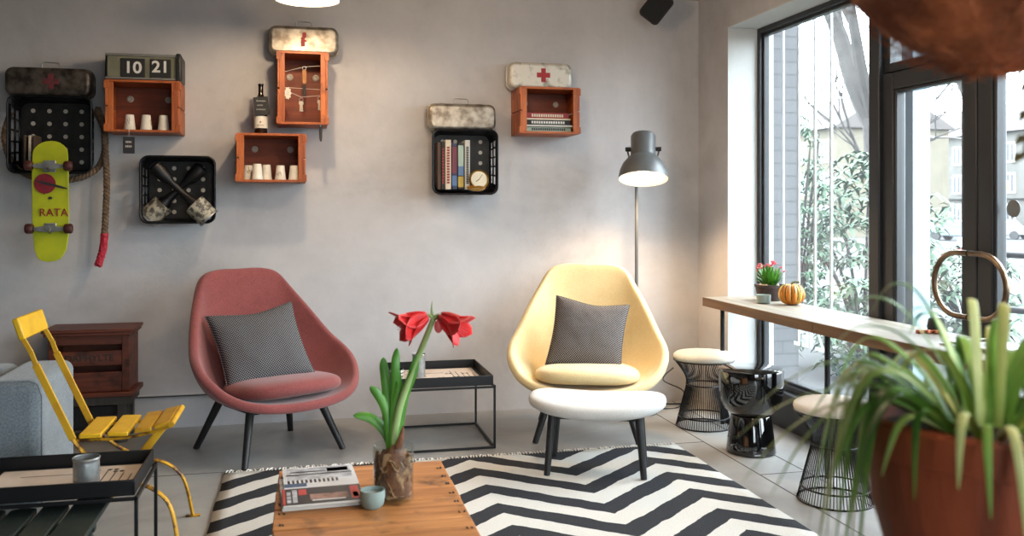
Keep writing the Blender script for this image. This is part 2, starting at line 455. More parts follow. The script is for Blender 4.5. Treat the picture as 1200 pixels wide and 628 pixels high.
def rrect(w, h, r, n=5, cx=0, cy=0):
    o = []
    for sx, sy, a0 in ((1, 1, 0), (-1, 1, 90), (-1, -1, 180), (1, -1, 270)):
        for k in range(n + 1):
            a = R(a0 + 90 * k / n)
            o.append((cx + sx * (w/2 - r) + r * math.cos(a), cy + sy * (h/2 - r) + r * math.sin(a)))
    return o

XZ = lambda u, v, d: V((u, d, v))      # outline in the wall's plane, depth along y
XY = lambda u, v, d: V((u, v, d))

# ------------------------------------------------------------------ camera
TH = math.atan(243 / 1054)
cd = bpy.data.cameras.new('camera'); cam = bpy.data.objects.new('camera', cd); COL.objects.link(cam)
cam.location = (0, 0, 1.32); cam.rotation_euler = (R(90), 0, -TH)
cd.sensor_width = 36; cd.lens = 36 * 1054 / 1200; cd.shift_y = -71 / 1200
cd.clip_start = .05; cd.clip_end = 400
cd.dof.use_dof = True; cd.dof.focus_distance = 4.9; cd.dof.aperture_fstop = 3.6
S.camera = cam
YW = 5.72; XR = 2.63; ZC = 2.735; XL = -3.6; YF = -3.2

# ------------------------------------------------------------------ the room
struct(MB().box(XL - .2, XR + .32, YF - .2, YW + .2, -.2, 0).done('floor', 'floor'))
struct(MB().box(XL - .2, XR + .32, YF - .2, YW + .2, ZC, ZC + .2).done('ceiling', 'ceiling'))
struct(MB().box(XL - .2, XR + .32, YW, YW + .2, -.2, ZC + .2).done('wall_back', 'wall'))
struct(MB().box(XL - .2, XL, YF, YW, 0, ZC).done('wall_left', 'dark_wall'))
w = MB()
w.box(XR, XR + .32, 5.28, YW, 0, ZC); w.box(XR, XR + .32, YF, 5.28, 2.471, ZC)
w.box(XR, XR + .32, 1.75, 2.15, 0, 2.471); w.box(XR, XR + .32, YF, -.6, 0, 2.471)
struct(w.done('wall_right', 'wall', smooth=None))
w = MB()
w.box(XL, XR, YF - .2, YF, 0, .5); w.box(XL, XR, YF - .2, YF, 2.5, ZC); w.box(XL, .35, YF - .2, YF, .5, 2.5); w.box(2.0, XR, YF - .2, YF, .5, 2.5)
struct(w.done('wall_front', 'dark_wall', smooth=None))
# white painted reveal lining of the opening
w = MB(); w.box(XR - .003, XR + .25, 5.272, 5.28, 0, 2.471); w.box(XR - .003, XR + .25, 2.15, 5.272, 2.463, 2.471)
struct(w.done('trim_1', 'reveal'))
struct(MB().box(XL, -.12, YW - .0195, YW - .011, .186, .194).done('trim_6', 'joint'))
# plinth ledge low on the wall to the left
struct(MB().box(XL, -.12, YW - .012, YW, .0, .19).box(XL, -.12, YW - .018, YW, .19, .2).done('baseboard_back', 'wall'))
w = MB()
for x in (2.19, 2.44): w.box(x - .003, x + .003, YF, 5.72, -.001, .0012)
w.box(XL, 2.19, 4.69, 4.696, -.001, .001); w.box(2.19, 2.9, 4.05, 4.055, -.001, .001)
struct(w.done('trim_2', 'joint'))

def frame_rect(mb, x0, x1, y0, y1, z0, z1, t, tb=None):
    tb = tb or t
    mb.box(x0, x1, y0, y0 + t, z0, z1); mb.box(x0, x1, y1 - t, y1, z0, z1)
    mb.box(x0, x1, y0 + t, y1 - t, z0, z0 + tb); mb.box(x0, x1, y0 + t, y1 - t, z1 - t, z1)

X0, X1 = 2.83, 2.90
def root(name, loc=(0, 0, 0)):
    o = bpy.data.objects.new(name, None); COL.objects.link(o); o.location = loc; o['kind'] = 'structure'; return o
w1 = root('window_1')
m = MB(); frame_rect(m, X0, X1, 4.06, 5.275, .215, 2.465, .035); frame_rect(m, X0 + .02, X1 - .01, 4.095, 5.24, .25, 2.43, .018); m.done('frame', 'frame', w1, .004)
MB().box(2.78, 2.9, 4.0, 5.275, 0, .215).done('kick_panel', 'frame', w1, .006)
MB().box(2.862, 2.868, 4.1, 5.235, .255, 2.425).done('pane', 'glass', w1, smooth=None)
for ch, yy, ws in (('L', 4.835, .85), ('E', 4.75, .85), ('I', 4.68, .85), ('Z', 4.59, .85)):
    text('lettering', ch, .175, 'letter', w1, (2.858, yy, .555), (R(90), 0, R(90)), ws, .003, .0012)
post = root('trim_3'); MB().box(2.80, 2.92, 3.975, 4.06, 0, 2.465).done('post', 'frame', post, .006)
w2 = root('window_2')      # transom over the doors
m = MB(); frame_rect(m, X0, X1, 2.16, 3.975, 1.99, 2.465, .045); m.box(X0, X1, 3.28, 3.36, 2.03, 2.43); m.done('frame', 'frame', w2, .004)
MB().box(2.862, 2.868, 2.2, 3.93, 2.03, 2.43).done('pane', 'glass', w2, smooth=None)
def ring_half(cy, sgn):
    pts = []
    rx, rz = .205, .138
    a0 = [(-.02, rz), (.06, rz)]
    for k in range(0, 13):
        a = R(90 - 15 * k); pts.append((.06 + .14 * math.cos(a), rz * math.sin(a)))
    pts = [(-.01, rz)] + pts + [(-.01, -rz)]
    return [(2.775, cy + sgn * p, .985 + q) for p, q in pts]
for nm, ya, yb, sg, cy in (('door_1', 3.325, 3.975, 1, 3.335), ('door_2', 2.60, 3.32, -1, 3.305)):
    d = root(nm)
    m = MB(); frame_rect(m, X0 - .01, X1 - .01, ya, yb, .02, 1.985, .085, .2)
    frame_rect(m, X0 - .004, X1 - .02, ya + .085, yb - .085, .22, 1.9, .016); m.done('frame', 'frame', d, .006)
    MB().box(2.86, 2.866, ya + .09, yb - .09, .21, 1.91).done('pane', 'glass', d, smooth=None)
    h = MB().tube(ring_half(cy, sg), .0125, 12).done('handle', 'bronze', d)
    m = MB()
    for z in (1.123, .847): m.cyl((2.775, cy + sg * .012, z), (2.83, cy + sg * .012, z), .011)
    m.done('handle_mount', 'bronze', h)
post = root('trim_4'); m = MB(); m.box(X0, X1, 2.15, 2.6, 0, 2.0); m.done('post', 'frame', post)
w3 = root('window_3')
m = MB(); frame_rect(m, X0, X1, -.6, 1.75, .2, 2.465, .05); m.box(X0, X1, .54, .62, .25, 2.4); m.done('frame', 'frame', w3)
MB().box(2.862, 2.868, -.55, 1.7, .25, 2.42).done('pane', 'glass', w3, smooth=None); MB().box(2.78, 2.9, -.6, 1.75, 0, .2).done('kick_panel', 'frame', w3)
w4 = root('rear_fill_window')  # unseen rear window, added and narrowed to shape the fill light
m = MB()
for a, b in ((.35, 1.17), (1.17, 2.0)):
    m.box(a, a + .04, YF - .12, YF - .06, .5, 2.5); m.box(b - .04, b, YF - .12, YF - .06, .5, 2.5)
m.box(.35, 2, YF - .12, YF - .06, .5, .56); m.box(.35, 2, YF - .12, YF - .06, 2.44, 2.5); m.done('frame', 'frame', w4)
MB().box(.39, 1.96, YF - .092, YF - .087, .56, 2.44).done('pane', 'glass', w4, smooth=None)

# small round and square stickers on the doors
d2 = bpy.data.objects['door_2']; d1 = bpy.data.objects['door_1']
MB().cyl((2.857, 3.16, 1.315), (2.8595, 3.16, 1.315), .037, seg=28).done('sticker', 'disc_grey', d2)
st = MB().box(2.854, 2.859, 3.415, 3.455, 1.275, 1.36).done('sticker', 'sign_white', d1)
MB().box(2.852, 2.8545, 3.42, 3.45, 1.318, 1.355).box(2.852, 2.8545, 3.42, 3.435, 1.28, 1.30).done('sticker_print', 'sign_red', st)

# ------------------------------------------------------------------ wooden crates on the wall
CRATES = {}
def crate(label, x0, x1, z0, z1, yf, tall=False, ledge=False):
    W, H, D = x1 - x0, z1 - z0, YW - yf
    t = thing('wall_crate', label, 'crate', ((x0+x1)/2, YW, z0), 0, 'wooden crates hung on the wall')
    w, tk = W / 2, .014
    MB().box(-w, w, -D, 0, 0, tk).done('bottom_board', 'crate', t, .002)
    MB().box(-w, w, -D, 0, H - tk, H).done('top_board', 'crate', t, .002)
    for s in (-1, 1):
        for a, b in ((tk, H*.48), (H*.5, H - tk)):
            MB().box(min(s*w, s*(w - .012)), max(s*w, s*(w - .012)), -D, 0, a, b).done('side_board', 'crate_z', t, .002)
        m = MB(); xa, xb = sorted((s*(w - .012), s*(w - .042)))
        m.box(xa, xb, -D, -D + .02, tk, H - tk); m.done('corner_post', 'crate_z', t, .002)
        xa, xb = sorted((s*(w - .02), s*(w + .007)))
        for a, b in ((H - .05, H - .006), (.004, .045)): MB().box(xa, xb, -D - .002, -D + .05, a, b).done('corner_cleat', 'crate_z', t, .002)
    MB().box(-w + .012, w - .012, -.012, -.002, tk, H - tk).done('back_board', 'crate_d', t)
    for s in (-1, 1):
        m = MB().lathe([(0, 0), (.017, 0), (.02, .004), (.012, .009), (.007, .006), (0, .006)], 20, mx=Matrix.Translation((s*W*.27, -.012, H*.72)) @ Matrix.Rotation(R(90), 4, 'X'))
        m.done('fixing_disc', 'disc', t)
    return t
crate('reddish wooden wall crate under the flip clock holding three paper cups', -1.098, -.702, 1.748, 2.045, 5.46)
crate('reddish wooden wall crate under the wine bottle with five white cups', -.387, .005, 1.469, 1.755, 5.46)
crate('tall upright wooden wall crate with hanging keys under a tin', -.156, .134, 1.811, 2.242, 5.46)
crate('reddish wooden wall crate holding a flat pile of books', 1.313, 1.700, 1.784, 2.078, 5.46)

def paper_cup(label, x, y, z, h=.088, rot=0, group='paper cups in the wall crates'):
    t = thing('paper_cup', label, 'cup', (x, y, z), rot, group)
    MB().lathe([(0, h), (.0225, h), (.0235, h-.002), (.0315, .006), (.0335, .004), (.0335, 0), (.0305, 0), (.0225, h-.006), (0, h-.006)], 24).done('cup_wall', 'paper', t)
    m = MB()
    def onwall(a, z): r = .0318 - (.0318 - .0232) * z / h + .0006; return V((r*math.cos(a), r*math.sin(a), z))
    for k in range(5):
        a = -PI/2 + random.uniform(-.7, .7); zz = random.uniform(.02, .05); L = random.uniform(.015, .03); sl = random.uniform(-.35, .35)
        m.tube([onwall(a + sl*q, zz + L*q) for q in (0, .5, 1)], .0016, 5)
    m.done('printed_motif', 'print', t)
    return t
for i, (x, lb) in enumerate(((-.978, 'white paper cup, upside down, leftmost of three under the clock'), (-.889, 'white paper cup, upside down, middle of three under the clock'), (-.795, 'white paper cup, upside down, rightmost of three under the clock'))):
    paper_cup(lb, x, 5.52, 1.763, rot=i * 1.7)
for i, (x, y, h, lb) in enumerate(((-.325, 5.56, .085, 'white paper cup at the left end of the row of five'), (-.272, 5.50, .092, 'white paper cup, second from the left in the row of five'), (-.222, 5.56, .09, 'white paper cup in the middle of the row of five'),
                                   (-.140, 5.52, .085, 'white paper cup, fourth from the left in the row of five'), (-.062, 5.52, .085, 'white paper cup at the right end of the row of five'))):
    paper_cup(lb, x, y, 1.484, h, rot=i * 2.1)

# small slate tag hanging below the clock crate
t = thing('hanging_tag', 'small dark slate tag on a thread below the clock crate', 'tag', (-.97, 5.452, 1.625))
MB().box(-.031, .031, -.003, .002, 0, .095).done('tag_board', 'tag_black', t, .003)
MB().cyl((0, 0, .095), (0, .004, .14), .001, seg=6).done('thread', 'paper', t)
m = MB()
for z, a in ((.06, .016), (.035, .018)):
    for k in range(4): m.box(-a + k*a*.5, -a + k*a*.5 + a*.35, -.0042, -.003, z, z + .011)
m.done('lettering', 'disc', t)

# flip clock
t = thing('flip_clock', 'black retro flip clock reading 10 21 on a crate', 'clock', (-.902, 5.60, 2.045))
MB().prism([(-.105, 0), (.09, 0), (.09, .15), (-.085, .158), (-.105, .02)], -.205, .205, lambda u, v, d: V((d, u, v))).done('case', 'clock_case', t, .005)
MB().box(-.19, .182, -.111, -.098, .018, .138).done('face', 'clock_face', t, .002)
MB().box(-.2, .198, -.116, -.09, .138, .152).box(-.2, .198, -.116, -.096, .006, .018).done('trim_strip', 'clock_trim', t, .002)
MB().box(.182, .205, -.125, -.06, 0, .16).done('end_cap', 'clock_case', t, .004)
for a, b, s in ((-.118, .012, '10'), (.04, .152, '21')):
    c = MB().box(a, b, -.116, -.108, .018, .125).done('flap', 'card', t, .002)
    MB().box(a, b, -.1165, -.1155, .0705, .0725).done('flap_gap', 'clock_case', c)
    text('numeral', s, .092, 'chalk', c, ((a+b)/2, -.1172, .070 if s == '10' else .078), (R(90), 0, 0), 1.05, .002)

# ------------------------------------------------------------------ first-aid tins
def tin(label, x0, x1, z0, mname, cross, h=.178, D=.15, handle=True, rz=0, crossmat='cross', y=None):
    W = x1 - x0
    t = thing('first_aid_tin', label, 'tin box', ((x0+x1)/2, y or YW - .005, z0), rz, 'old metal first-aid tins on the wall')
    prof = rrect(W, h, .045, 6, 0, h/2)
    MB().prism(prof, -D, 0, XZ).done('box_body', mname, t, .022, 4)
    m = MB(); pts = [V((u, -D*.42, v)) for u, v in rrect(W + .004, h + .004, .046, 6, 0, h/2)]
    m.tube(pts, .0045, 6, closed=True); m.done('lid_rim', mname, t)
    m = MB()
    for s in (-1, 1): m.cyl((s*W*.28 - .014, -D*.42, h + .004), (s*W*.28 + .014, -D*.42, h + .004), .006, seg=10)
    m.done('hinge', mname, t)
    if handle:
        q = [(-.048, h), (-.046, h + .03), (-.036, h + .038), (.036, h + .036), (.046, h + .028), (.048, h)]
        MB().tube([(u, -D*.55, v) for u, v in q], .0035, 8).done('carry_handle', 'steel', t)
    if cross:
        m = MB(); a, b = .044, .0155; n0 = -D - .0012
        poly = [(-b, -a), (b, -a), (b, -b), (a, -b), (a, b), (b, b), (b, a), (-b, a), (-b, b), (-a, b), (-a, -b), (-b, -b)]
        if cross == 2:
            poly = [(-b, -a), (b*.6, -a*.9), (b*.4, -b), (b*1.3, -b*.6), (.2*b, b*.2), (b, b), (b*.9, a), (-b*.6, a*.9), (-b*.4, b), (-a*.5, b*.4), (-b*.8, 0), (-a*.4, -b)]
        m.prism(poly, n0, n0 + .004, lambda u, v, d: V((u + (.0 if cross == 2 else .015), d, v + h*.52))); m.done('red_cross', crossmat, t, smooth=None)
    return t
tin('dark rusted first-aid tin with a faded cross beside the flip clock', -1.647, -1.195, 1.95, 'tin_dark', 1, .165, crossmat='cross_worn')
tin('dented silver first-aid tin with worn red mark and wire handle, highest on the wall', -.211, .2, 2.242, 'tin', 2, .172)
tin('bare brownish metal tin with wire handle on the basket of upright books', .752, 1.18, 1.806, 'tin', 0, .165)
tin('silver first-aid tin with a clear red cross on the book crate', 1.268, 1.682, 2.078, 'tin_white', 1, .17, handle=False)

# ------------------------------------------------------------------ blackened steel bread baskets
def basket(label, x0, x1, z0, z1, yf, slots=True):
    W, H, D = x1 - x0, z1 - z0, YW - .004 - yf
    t = thing('metal_basket', label, 'basket', ((x0+x1)/2, YW - .004, z0), 0, 'black metal baskets hung on the wall')
    w = W / 2; k = .9
    # back plate with round holes drawn as pale countersunk discs
    MB().prism(rrect(W*k, H*k, .05, 6, 0, H/2), -.008, 0, XZ).done('back_plate', 'basket_in', t)
    m = MB()
    for i in range(4):
        for j in range(5):
            m.lathe([(0, 0), (.0125, 0), (.0125, .0015), (0, .0015)], 14, mx=Matrix.Translation((-W*.3 + i*W*.2, -.0085, H*.16 + j*H*.17)) @ Matrix.Rotation(R(90), 4, 'X'))
    m.done('hole', 'disc', t)
    rim = rrect(W, H, .045, 6, 0, H/2); bk = rrect(W*k, H*k, .05, 6, 0, H/2); n = len(rim)
    # walls: bottom + top solid, sides with slots
    m = MB()
    for i in range(n):
        j = (i + 1) % n
        vert = abs(rim[i][0] - rim[j][0]) < 1e-5 and abs(rim[i][1] - rim[j][1]) > .1
        def lp(a, s): return (bk[a][0] + (rim[a][0]-bk[a][0])*s, bk[a][1] + (rim[a][1]-bk[a][1])*s)
        def quad(s0, s1, e0=0, e1=1):
            A, B, C_, D_ = lp(i, s0), lp(j, s0), lp(j, s1), lp(i, s1)
            def mixp(p, q, e): return (p[0] + (q[0]-p[0])*e, p[1] + (q[1]-p[1])*e)
            a, b = mixp(A, B, e0), mixp(A, B, e1); c, d = mixp(D_, C_, e1), mixp(D_, C_, e0)
            m.face([(a[0], -D*s0, a[1]), (b[0], -D*s0, b[1]), (c[0], -D*s1, c[1]), (d[0], -D*s1, d[1])])
        if vert and slots:
            quad(0, .2); quad(.8, 1); 
            for e in range(5): quad(.2, .8, e/5 + .0, e/5 + .035)
            quad(.2, .8, .97, 1)
            quad(.44, .56)
        else: quad(0, 1)
    o = m.done('side_wall', 'basket', t, solid=.004, fix=False)
    MB().tube([V((u, -D, v)) for u, v in rim], .0065, 8, closed=True).done('rim', 'basket', t)
    return t
basket('black metal basket behind the yellow skateboard, under the rusted tin', -1.621, -1.187, 1.515, 1.95, 5.54)
basket('black metal basket holding two newsprint cans on crossed handles', -.926, -.515, 1.231, 1.616, 5.55)
basket('black metal basket full of upright books with a brass clock', .778, 1.188, 1.405, 1.806, 5.56)

# ------------------------------------------------------------------ books
def spine_text(m, w, h, n, y, horizontal=False, x0=0, z0=0, lo=.12, hi=.88):
    L = h if not horizontal else w
    for k in range(n):
        a = lo + (hi - lo) * k / n; b = a + (hi - lo) / n * .68
        if horizontal: m.box(x0 + w*a, x0 + w*b, y - .001, y, z0 + h*.25, z0 + h*.75)
        else: m.box(x0 + w*.25, x0 + w*.75, y - .001, y, z0 + h*a, z0 + h*b)
def book_up(label, x, w, h, y, z, c, band=None, n=0, tc='chalk', d=.14, lean=0, group='books standing in the metal basket'):
    t = thing('book', label, 'book', (x, y, z), 0, group, rot=(0, lean, 0))
    MB().box(0, w, 0, d, 0, h).done('cover', c, t, .002)
    MB().box(.002, w - .002, .004, d + .0005, .002, h + .0005).done('pages', 'pages', t)
    if band:
        for k, (a, b, cc) in enumerate(band): MB().box(-.0003, w + .0003, -.0012, .01, h*a, h*b).done('spine_band', cc, t)
    if n:
        m = MB(); spine_text(m, w, h, n, -.0012); m.done('lettering', tc, t)
    return t
zb = 1.432
book_up('brown book at the left end of the basket with the brass clock', .808, .022, .292, 5.575, zb, 'b_brown')
book_up('black book with small red lettering, second in the basket row', .832, .022, .30, 5.57, zb, 'b_black', None, 12, 'b_red')
book_up('thick cream book with red letters down the spine', .856, .036, .31, 5.565, zb, 'b_cream', None, 14, 'b_red')
book_up('navy book with a plum spine panel', .899, .031, .29, 5.57, zb, 'b_navy', [(.35, .92, 'b_plum'), (.08, .3, 'b_blue')])
book_up('dark book with pale blue top and ochre base on its spine', .938, .034, .292, 5.57, zb, 'b_black', [(.5, .95, 'b_sage'), (.3, .5, 'b_blue'), (.05, .28, 'b_ochre')])
book_up('grey white book with black lettering nearest the brass clock', .98, .032, .31, 5.565, zb, 'b_white', None, 22, 'b_black')
for x, c, lb in ((-1.545, 'b_brown', 'thin brown booklet leftmost in the basket behind the skateboard'), (-1.52, 'b_cream', 'thin cream booklet in the middle of three behind the skateboard'), (-1.497, 'b_brown', 'thin brown booklet rightmost of three behind the skateboard')):
    book_up(lb, x, .012, .19, 5.56, 1.536, c, d=.13, group='booklets in the basket behind the skateboard')
def book_flat(label, x0, x1, z, h, y, c, n=0, tc='chalk', d=.19):
    t = thing('book', label, 'book', (x0, y, z), 0, 'books lying in the wall crate')
    w = x1 - x0
    MB().box(0, w, 0, d, 0, h).done('cover', c, t, .002)
    MB().box(.003, w + .0006, .006, d, .003, h - .003).done('pages', 'pages', t)
    if n: m = MB(); spine_text(m, w, h, n, -.0005, True); m.done('lettering', tc, t)
    return t
z = 1.799
for lb, x0, x1, h, y, c, n, tc in (('mint green book at the bottom of the flat pile', 1.36, 1.655, .03, 5.50, 'b_sage', 16, 'b_black'), ('wide pale thin book sticking out to the right in the flat pile', 1.355, 1.692, .012, 5.485, 'b_white', 0, ''),
                              ('black book in the middle of the flat pile', 1.357, 1.647, .03, 5.49, 'b_black', 14, 'chalk'), ('thin cream book just under the red one in the flat pile', 1.35, 1.648, .010, 5.485, 'b_cream', 0, ''), ('dark red book with pale lettering on top of the flat pile', 1.362, 1.64, .036, 5.50, 'b_red', 14, 'b_cream')):
    book_flat(lb, x0, x1, z, h, y, c, n, tc); z += h + .0005

# brass desk clock in the basket
t = thing('brass_clock', 'round brass clock with cream dial and open lid beside the books', 'clock', (1.066, 5.55, 1.432))
MX = Matrix.Translation((0, 0, .062)) @ Matrix.Rotation(R(80), 4, 'X')
MB().lathe([(0, -.02), (.05, -.02), (.06, -.008), (.062, .008), (.056, .014), (.052, .008), (0, .008)], 36, mx=MX).done('case', 'gold', t)
MB().lathe([(0, .0085), (.051, .0085), (.051, .0095), (0, .0095)], 36, mx=MX).done('dial', 'dial', t)
m = MB(); m.box(-.0015, .0015, -.002, .038, .0097, .0107, MX @ Matrix.Rotation(R(-35), 4, 'Z')); m.box(-.002, .002, -.002, .026, .0097, .0107, MX @ Matrix.Rotation(R(125), 4, 'Z'))
m.done('hand', 'dark_print', t)
MX2 = Matrix.Translation((-.03, -.065, .0)) @ Matrix.Rotation(R(14), 4, 'X')
MB().lathe([(0, -.004), (.045, -.002), (.055, .006), (.058, .012), (.054, .01), (.043, .002), (0, 0)], 32, mx=MX2).done('lid', 'gold', t)
MB().cyl((-.01, -.025, -.002), (.01, -.025, -.002), .005, seg=10).done('hinge', 'gold', t)

# two newsprint cans on crossed handles in the middle basket
def handled_can(label, loc, ang, y):
    t = thing('handled_can', label, 'can', loc, 0, 'handled cans in the metal basket', rot=(0, 0, 0))
    A = Matrix.Rotation(R(ang), 4, 'Y') @ Matrix.Scale(1.18, 4)
    MB().lathe([(.052, -.075), (.055, -.072), (.055, .026), (.052, .028), (0, .028), (0, .022), (.049, .022), (.049, -.075)], 32, mx=A, close=True).done('can_wall', 'stripe_label', t)
    MB().lathe([(.0565, -.078), (.0565, -.071), (.05, -.071), (.05, -.078)], 32, mx=A, close=True).done('can_rim', 'steel', t)
    MB().lathe([(0, -.05), (.0485, -.05)], 32, mx=A).done('can_inside', 'card', t)
    MB().lathe([(.036, .028), (.034, .04), (.024, .06), (.017, .11), (.017, .18), (.03, .205), (.037, .26), (.036, .285), (.024, .295), (0, .297)], 20, mx=A).done('handle', 'black', t)
    return t
handled_can('newsprint covered can on a black handle, lower left in the basket', (-.838, 5.65, 1.318), 45, 0)
handled_can('newsprint covered can on a black handle, lower right in the basket', (-.61, 5.56, 1.318), -45, 0)

# wine bottle on the crate
t = thing('wine_bottle', 'dark wine bottle with white label and black neck tag', 'bottle', (-.255, 5.56, 1.755))
MB().lathe([(0, 0), (.036, 0), (.039, .004), (.039, .185), (.034, .205), (.018, .23), (.0145, .245), (.0145, .288), (.0165, .29), (.0165, .3), (0, .3)], 32).done('glass_body', 'bottle', t)
MB().lathe([(.0395, .035), (.0396, .036), (.0396, .105), (.0395, .106)], 32).done('paper_label', 'paper', t)
MB().prism([(.006*math.cos(a*PI/4), .07 + .006*math.sin(a*PI/4)) for a in range(8)], -.0405, -.039, XZ).box(-.02, .02, -.0405, -.038, .05, .053).done('label_print', 'print', t)
g = MB().box(-.043, .043, -.0015, .0015, -.055, .055, Matrix.Translation((.006, -.043, .165)) @ Matrix.Rotation(R(-6), 4, 'Y')).done('neck_tag', 'card', t, .002)
m = MB()
for z, n in ((.19, 5), (.165, 3), (.14, 5)):
    for k in range(n):
        x = -.022 + k*.011 + (.006 if n == 3 else 0)
        m.tube([(x, -.0452, z), (x + .003, -.0452, z + .009), (x + .007, -.0452, z + .001)], .0011, 5)
m.done('chalk_writing', 'chalk', g)
MB().tube([(.0175*math.cos(a), .0175*math.sin(a), .225 + .02*(1 if False else 0)) for a in [2*PI*k/16 for k in range(16)]], .0012, 5, closed=True).done('string', 'rope', t)

# key rings on strings inside the tall crate
def key_ring(label, x, y, z, kind):
    t = thing('key_ring', label, 'keys', (x, y, z), 0, 'key rings hanging in the tall crate')
    MB().tube([(.011*math.cos(a), 0, .011*math.sin(a) - .011) for a in [2*PI*k/20 for k in range(20)]], .0016, 6, closed=True).done('ring', 'steel', t)
    if kind == 'fob':
        MB().prism(rrect(.026, .085, .01, 4, 0, -.064), -.006, .006, XZ).done('wooden_fob', 'fob', t, .003)
        MB().prism([(-.007, -.11), (.007, -.11), (.009, -.17), (0, -.18), (-.009, -.17)], -.003, .003, XZ).done('leather_tab', 'card', t)
    else:
        for s in (-1, 1):
            MB().prism([(-.009, -.02), (.009, -.02), (.011, -.035), (.004, -.043), (.004, -.072), (.008, -.078), (-.004, -.082), (-.004, -.043), (-.011, -.035)], -.001 + s*.003, .001 + s*.003, lambda u, v, d: V((u + s*.003 + s*.04*(v + .02)*-1, d, v))).done('key', 'key', t)
key_ring('key ring with a long wooden fob hanging in the tall crate', -.002, 5.53, 2.165, 'fob')
key_ring('key ring hanging low in the centre of the tall crate', -.02, 5.53, 1.975, 'key')
key_ring('key ring hanging low beside the right post of the tall crate', .088, 5.53, 1.985, 'key')
t = thing('key_string', 'thin string stretched across the tall crate for hanging keys', 'string', (0, 5.53, 1.98))
MB().tube([(-.115, 0, .04), (-.02, 0, .0), (.09, 0, .012)], .0012, 5).done('lower_string', 'paper', t); MB().tube([(-.115, 0, .055), (.09, 0, .048)], .0012, 5).done('middle_string', 'paper', t)
MB().tube([(-.115, 0, .15), (-.002, 0, .182), (.09, 0, .19)], .0012, 5).done('upper_string', 'paper', t)
t = thing('paper_rosette', 'white oval paper tag hanging on the left of the tall crate', 'tag', (-.098, 5.52, 2.0))
MB().prism([((.019 + .003*math.cos(9*a))*math.cos(a), (.034 + .003*math.cos(9*a))*math.sin(a)) for a in [2*PI*k/54 for k in range(54)]], -.002, .002, XZ).done('tag_sheet', 'paper', t)
m = MB()
for z in (-.01, .002, .012): m.box(-.009, .009, -.0032, -.002, z, z + .004)
m.done('printed_lines', 'disc', t)
t = thing('leather_strap', 'dark leather strap hanging below the tall crate', 'strap', (.092, 5.475, 1.811))
MB().prism([(-.011, 0), (.011, 0), (.0095, -.08), (.007, -.1), (-.003, -.098), (-.008, -.08)], -.002, .002, XZ).done('strap_band', 'card', t)
MB().cyl((0, -.006, -.006), (0, .003, -.006), .005, seg=10).done('rivet', 'steel', t)

# ------------------------------------------------------------------ skateboard and rope
t = thing('skateboard', 'yellow green skateboard with red planet hung deck side against basket', 'skateboard', (-1.386, 5.50, 1.018), 0, rot=(R(2), 0, R(0)))
hw = .094; ol = []
for k in range(13): a = PI * k / 12; ol.append((hw*.96*math.cos(a), .60 + .075*math.sin(a)))
ol += [(-hw, .5), (-hw, .25), (-hw*.97, .14), (-hw*.86, .06)]
for k in range(7): a = PI + PI * k / 6; ol.append((hw*.72*math.cos(a), .035 + .035*math.sin(a)))
ol += [(hw*.86, .06), (hw*.97, .14), (hw, .25), (hw, .5)]
def deckp(u, v, d): return V((u, d + .04*max(0, (.12 - v)/.12)**2*-1 + .03*max(0, (v - .56)/.12)**2, v))
MB().prism(ol, -.006, .006, deckp).done('deck', 'deck', t, .002)
for z, rusty in ((.185, 0), (.535, 0)):
    k = MB().box(-.032, .032, -.016, -.006, z - .035, z + .03).done('truck', 'steel', t, .003)
    m = MB(); m.prism([(-.075, -.01), (-.02, -.018), (.02, -.018), (.075, -.01), (.075, .008), (.02, .016), (-.02, .016), (-.075, .008)], -.05, -.03, lambda u, v, d: V((u, d, v + z))); m.cyl((0, -.06, z), (0, -.012, z - .02), .012); m.cyl((-.1, -.04, z), (.1, -.04, z), .004, seg=8)
    m.done('axle', 'steel', k)
    for s in (-1, 1):
        q = MB().lathe([(.008, -.02), (.022, -.02), (.027, -.014), (.028, .012), (.024, .02), (.012, .02), (.008, .014)], 24, mx=Matrix.Translation((s*.1, -.04, z)) @ Matrix.Rotation(R(90)*s, 4, 'Y'), close=True).done('wheel', 'wheel', t)
m = MB(); m.prism([(-.027 + .056*math.cos(a), .435 + .056*math.sin(a)) for a in [2*PI*k/32 for k in range(32)]], -.0072, -.0058, XZ); m.done('planet_print', 'planet', t)
m = MB()
m.prism([(-.084, .452), (-.04, .432), (.06, .409), (.088, .405), (.086, .412), (.05, .425), (-.03, .447)], -.0084, -.0072, XZ); m.done('planet_ring_print', 'dark_print', t)
text('lettering', 'RATA', .062, 'cross_dark', t, (.018, -.0105, .272), (R(90), 0, 0), .95, 0, .002)
MB().box(-.03, .03, -.0075, -.006, .118, .124).prism([(.0 + .011*math.cos(a), .355 + .008*math.sin(a)) for a in [2*PI*k/12 for k in range(12)]], -.0075, -.006, XZ).box(-.035, -.028, -.0075, -.006, .375, .379).done('deck_marks', 'dark_print', t)

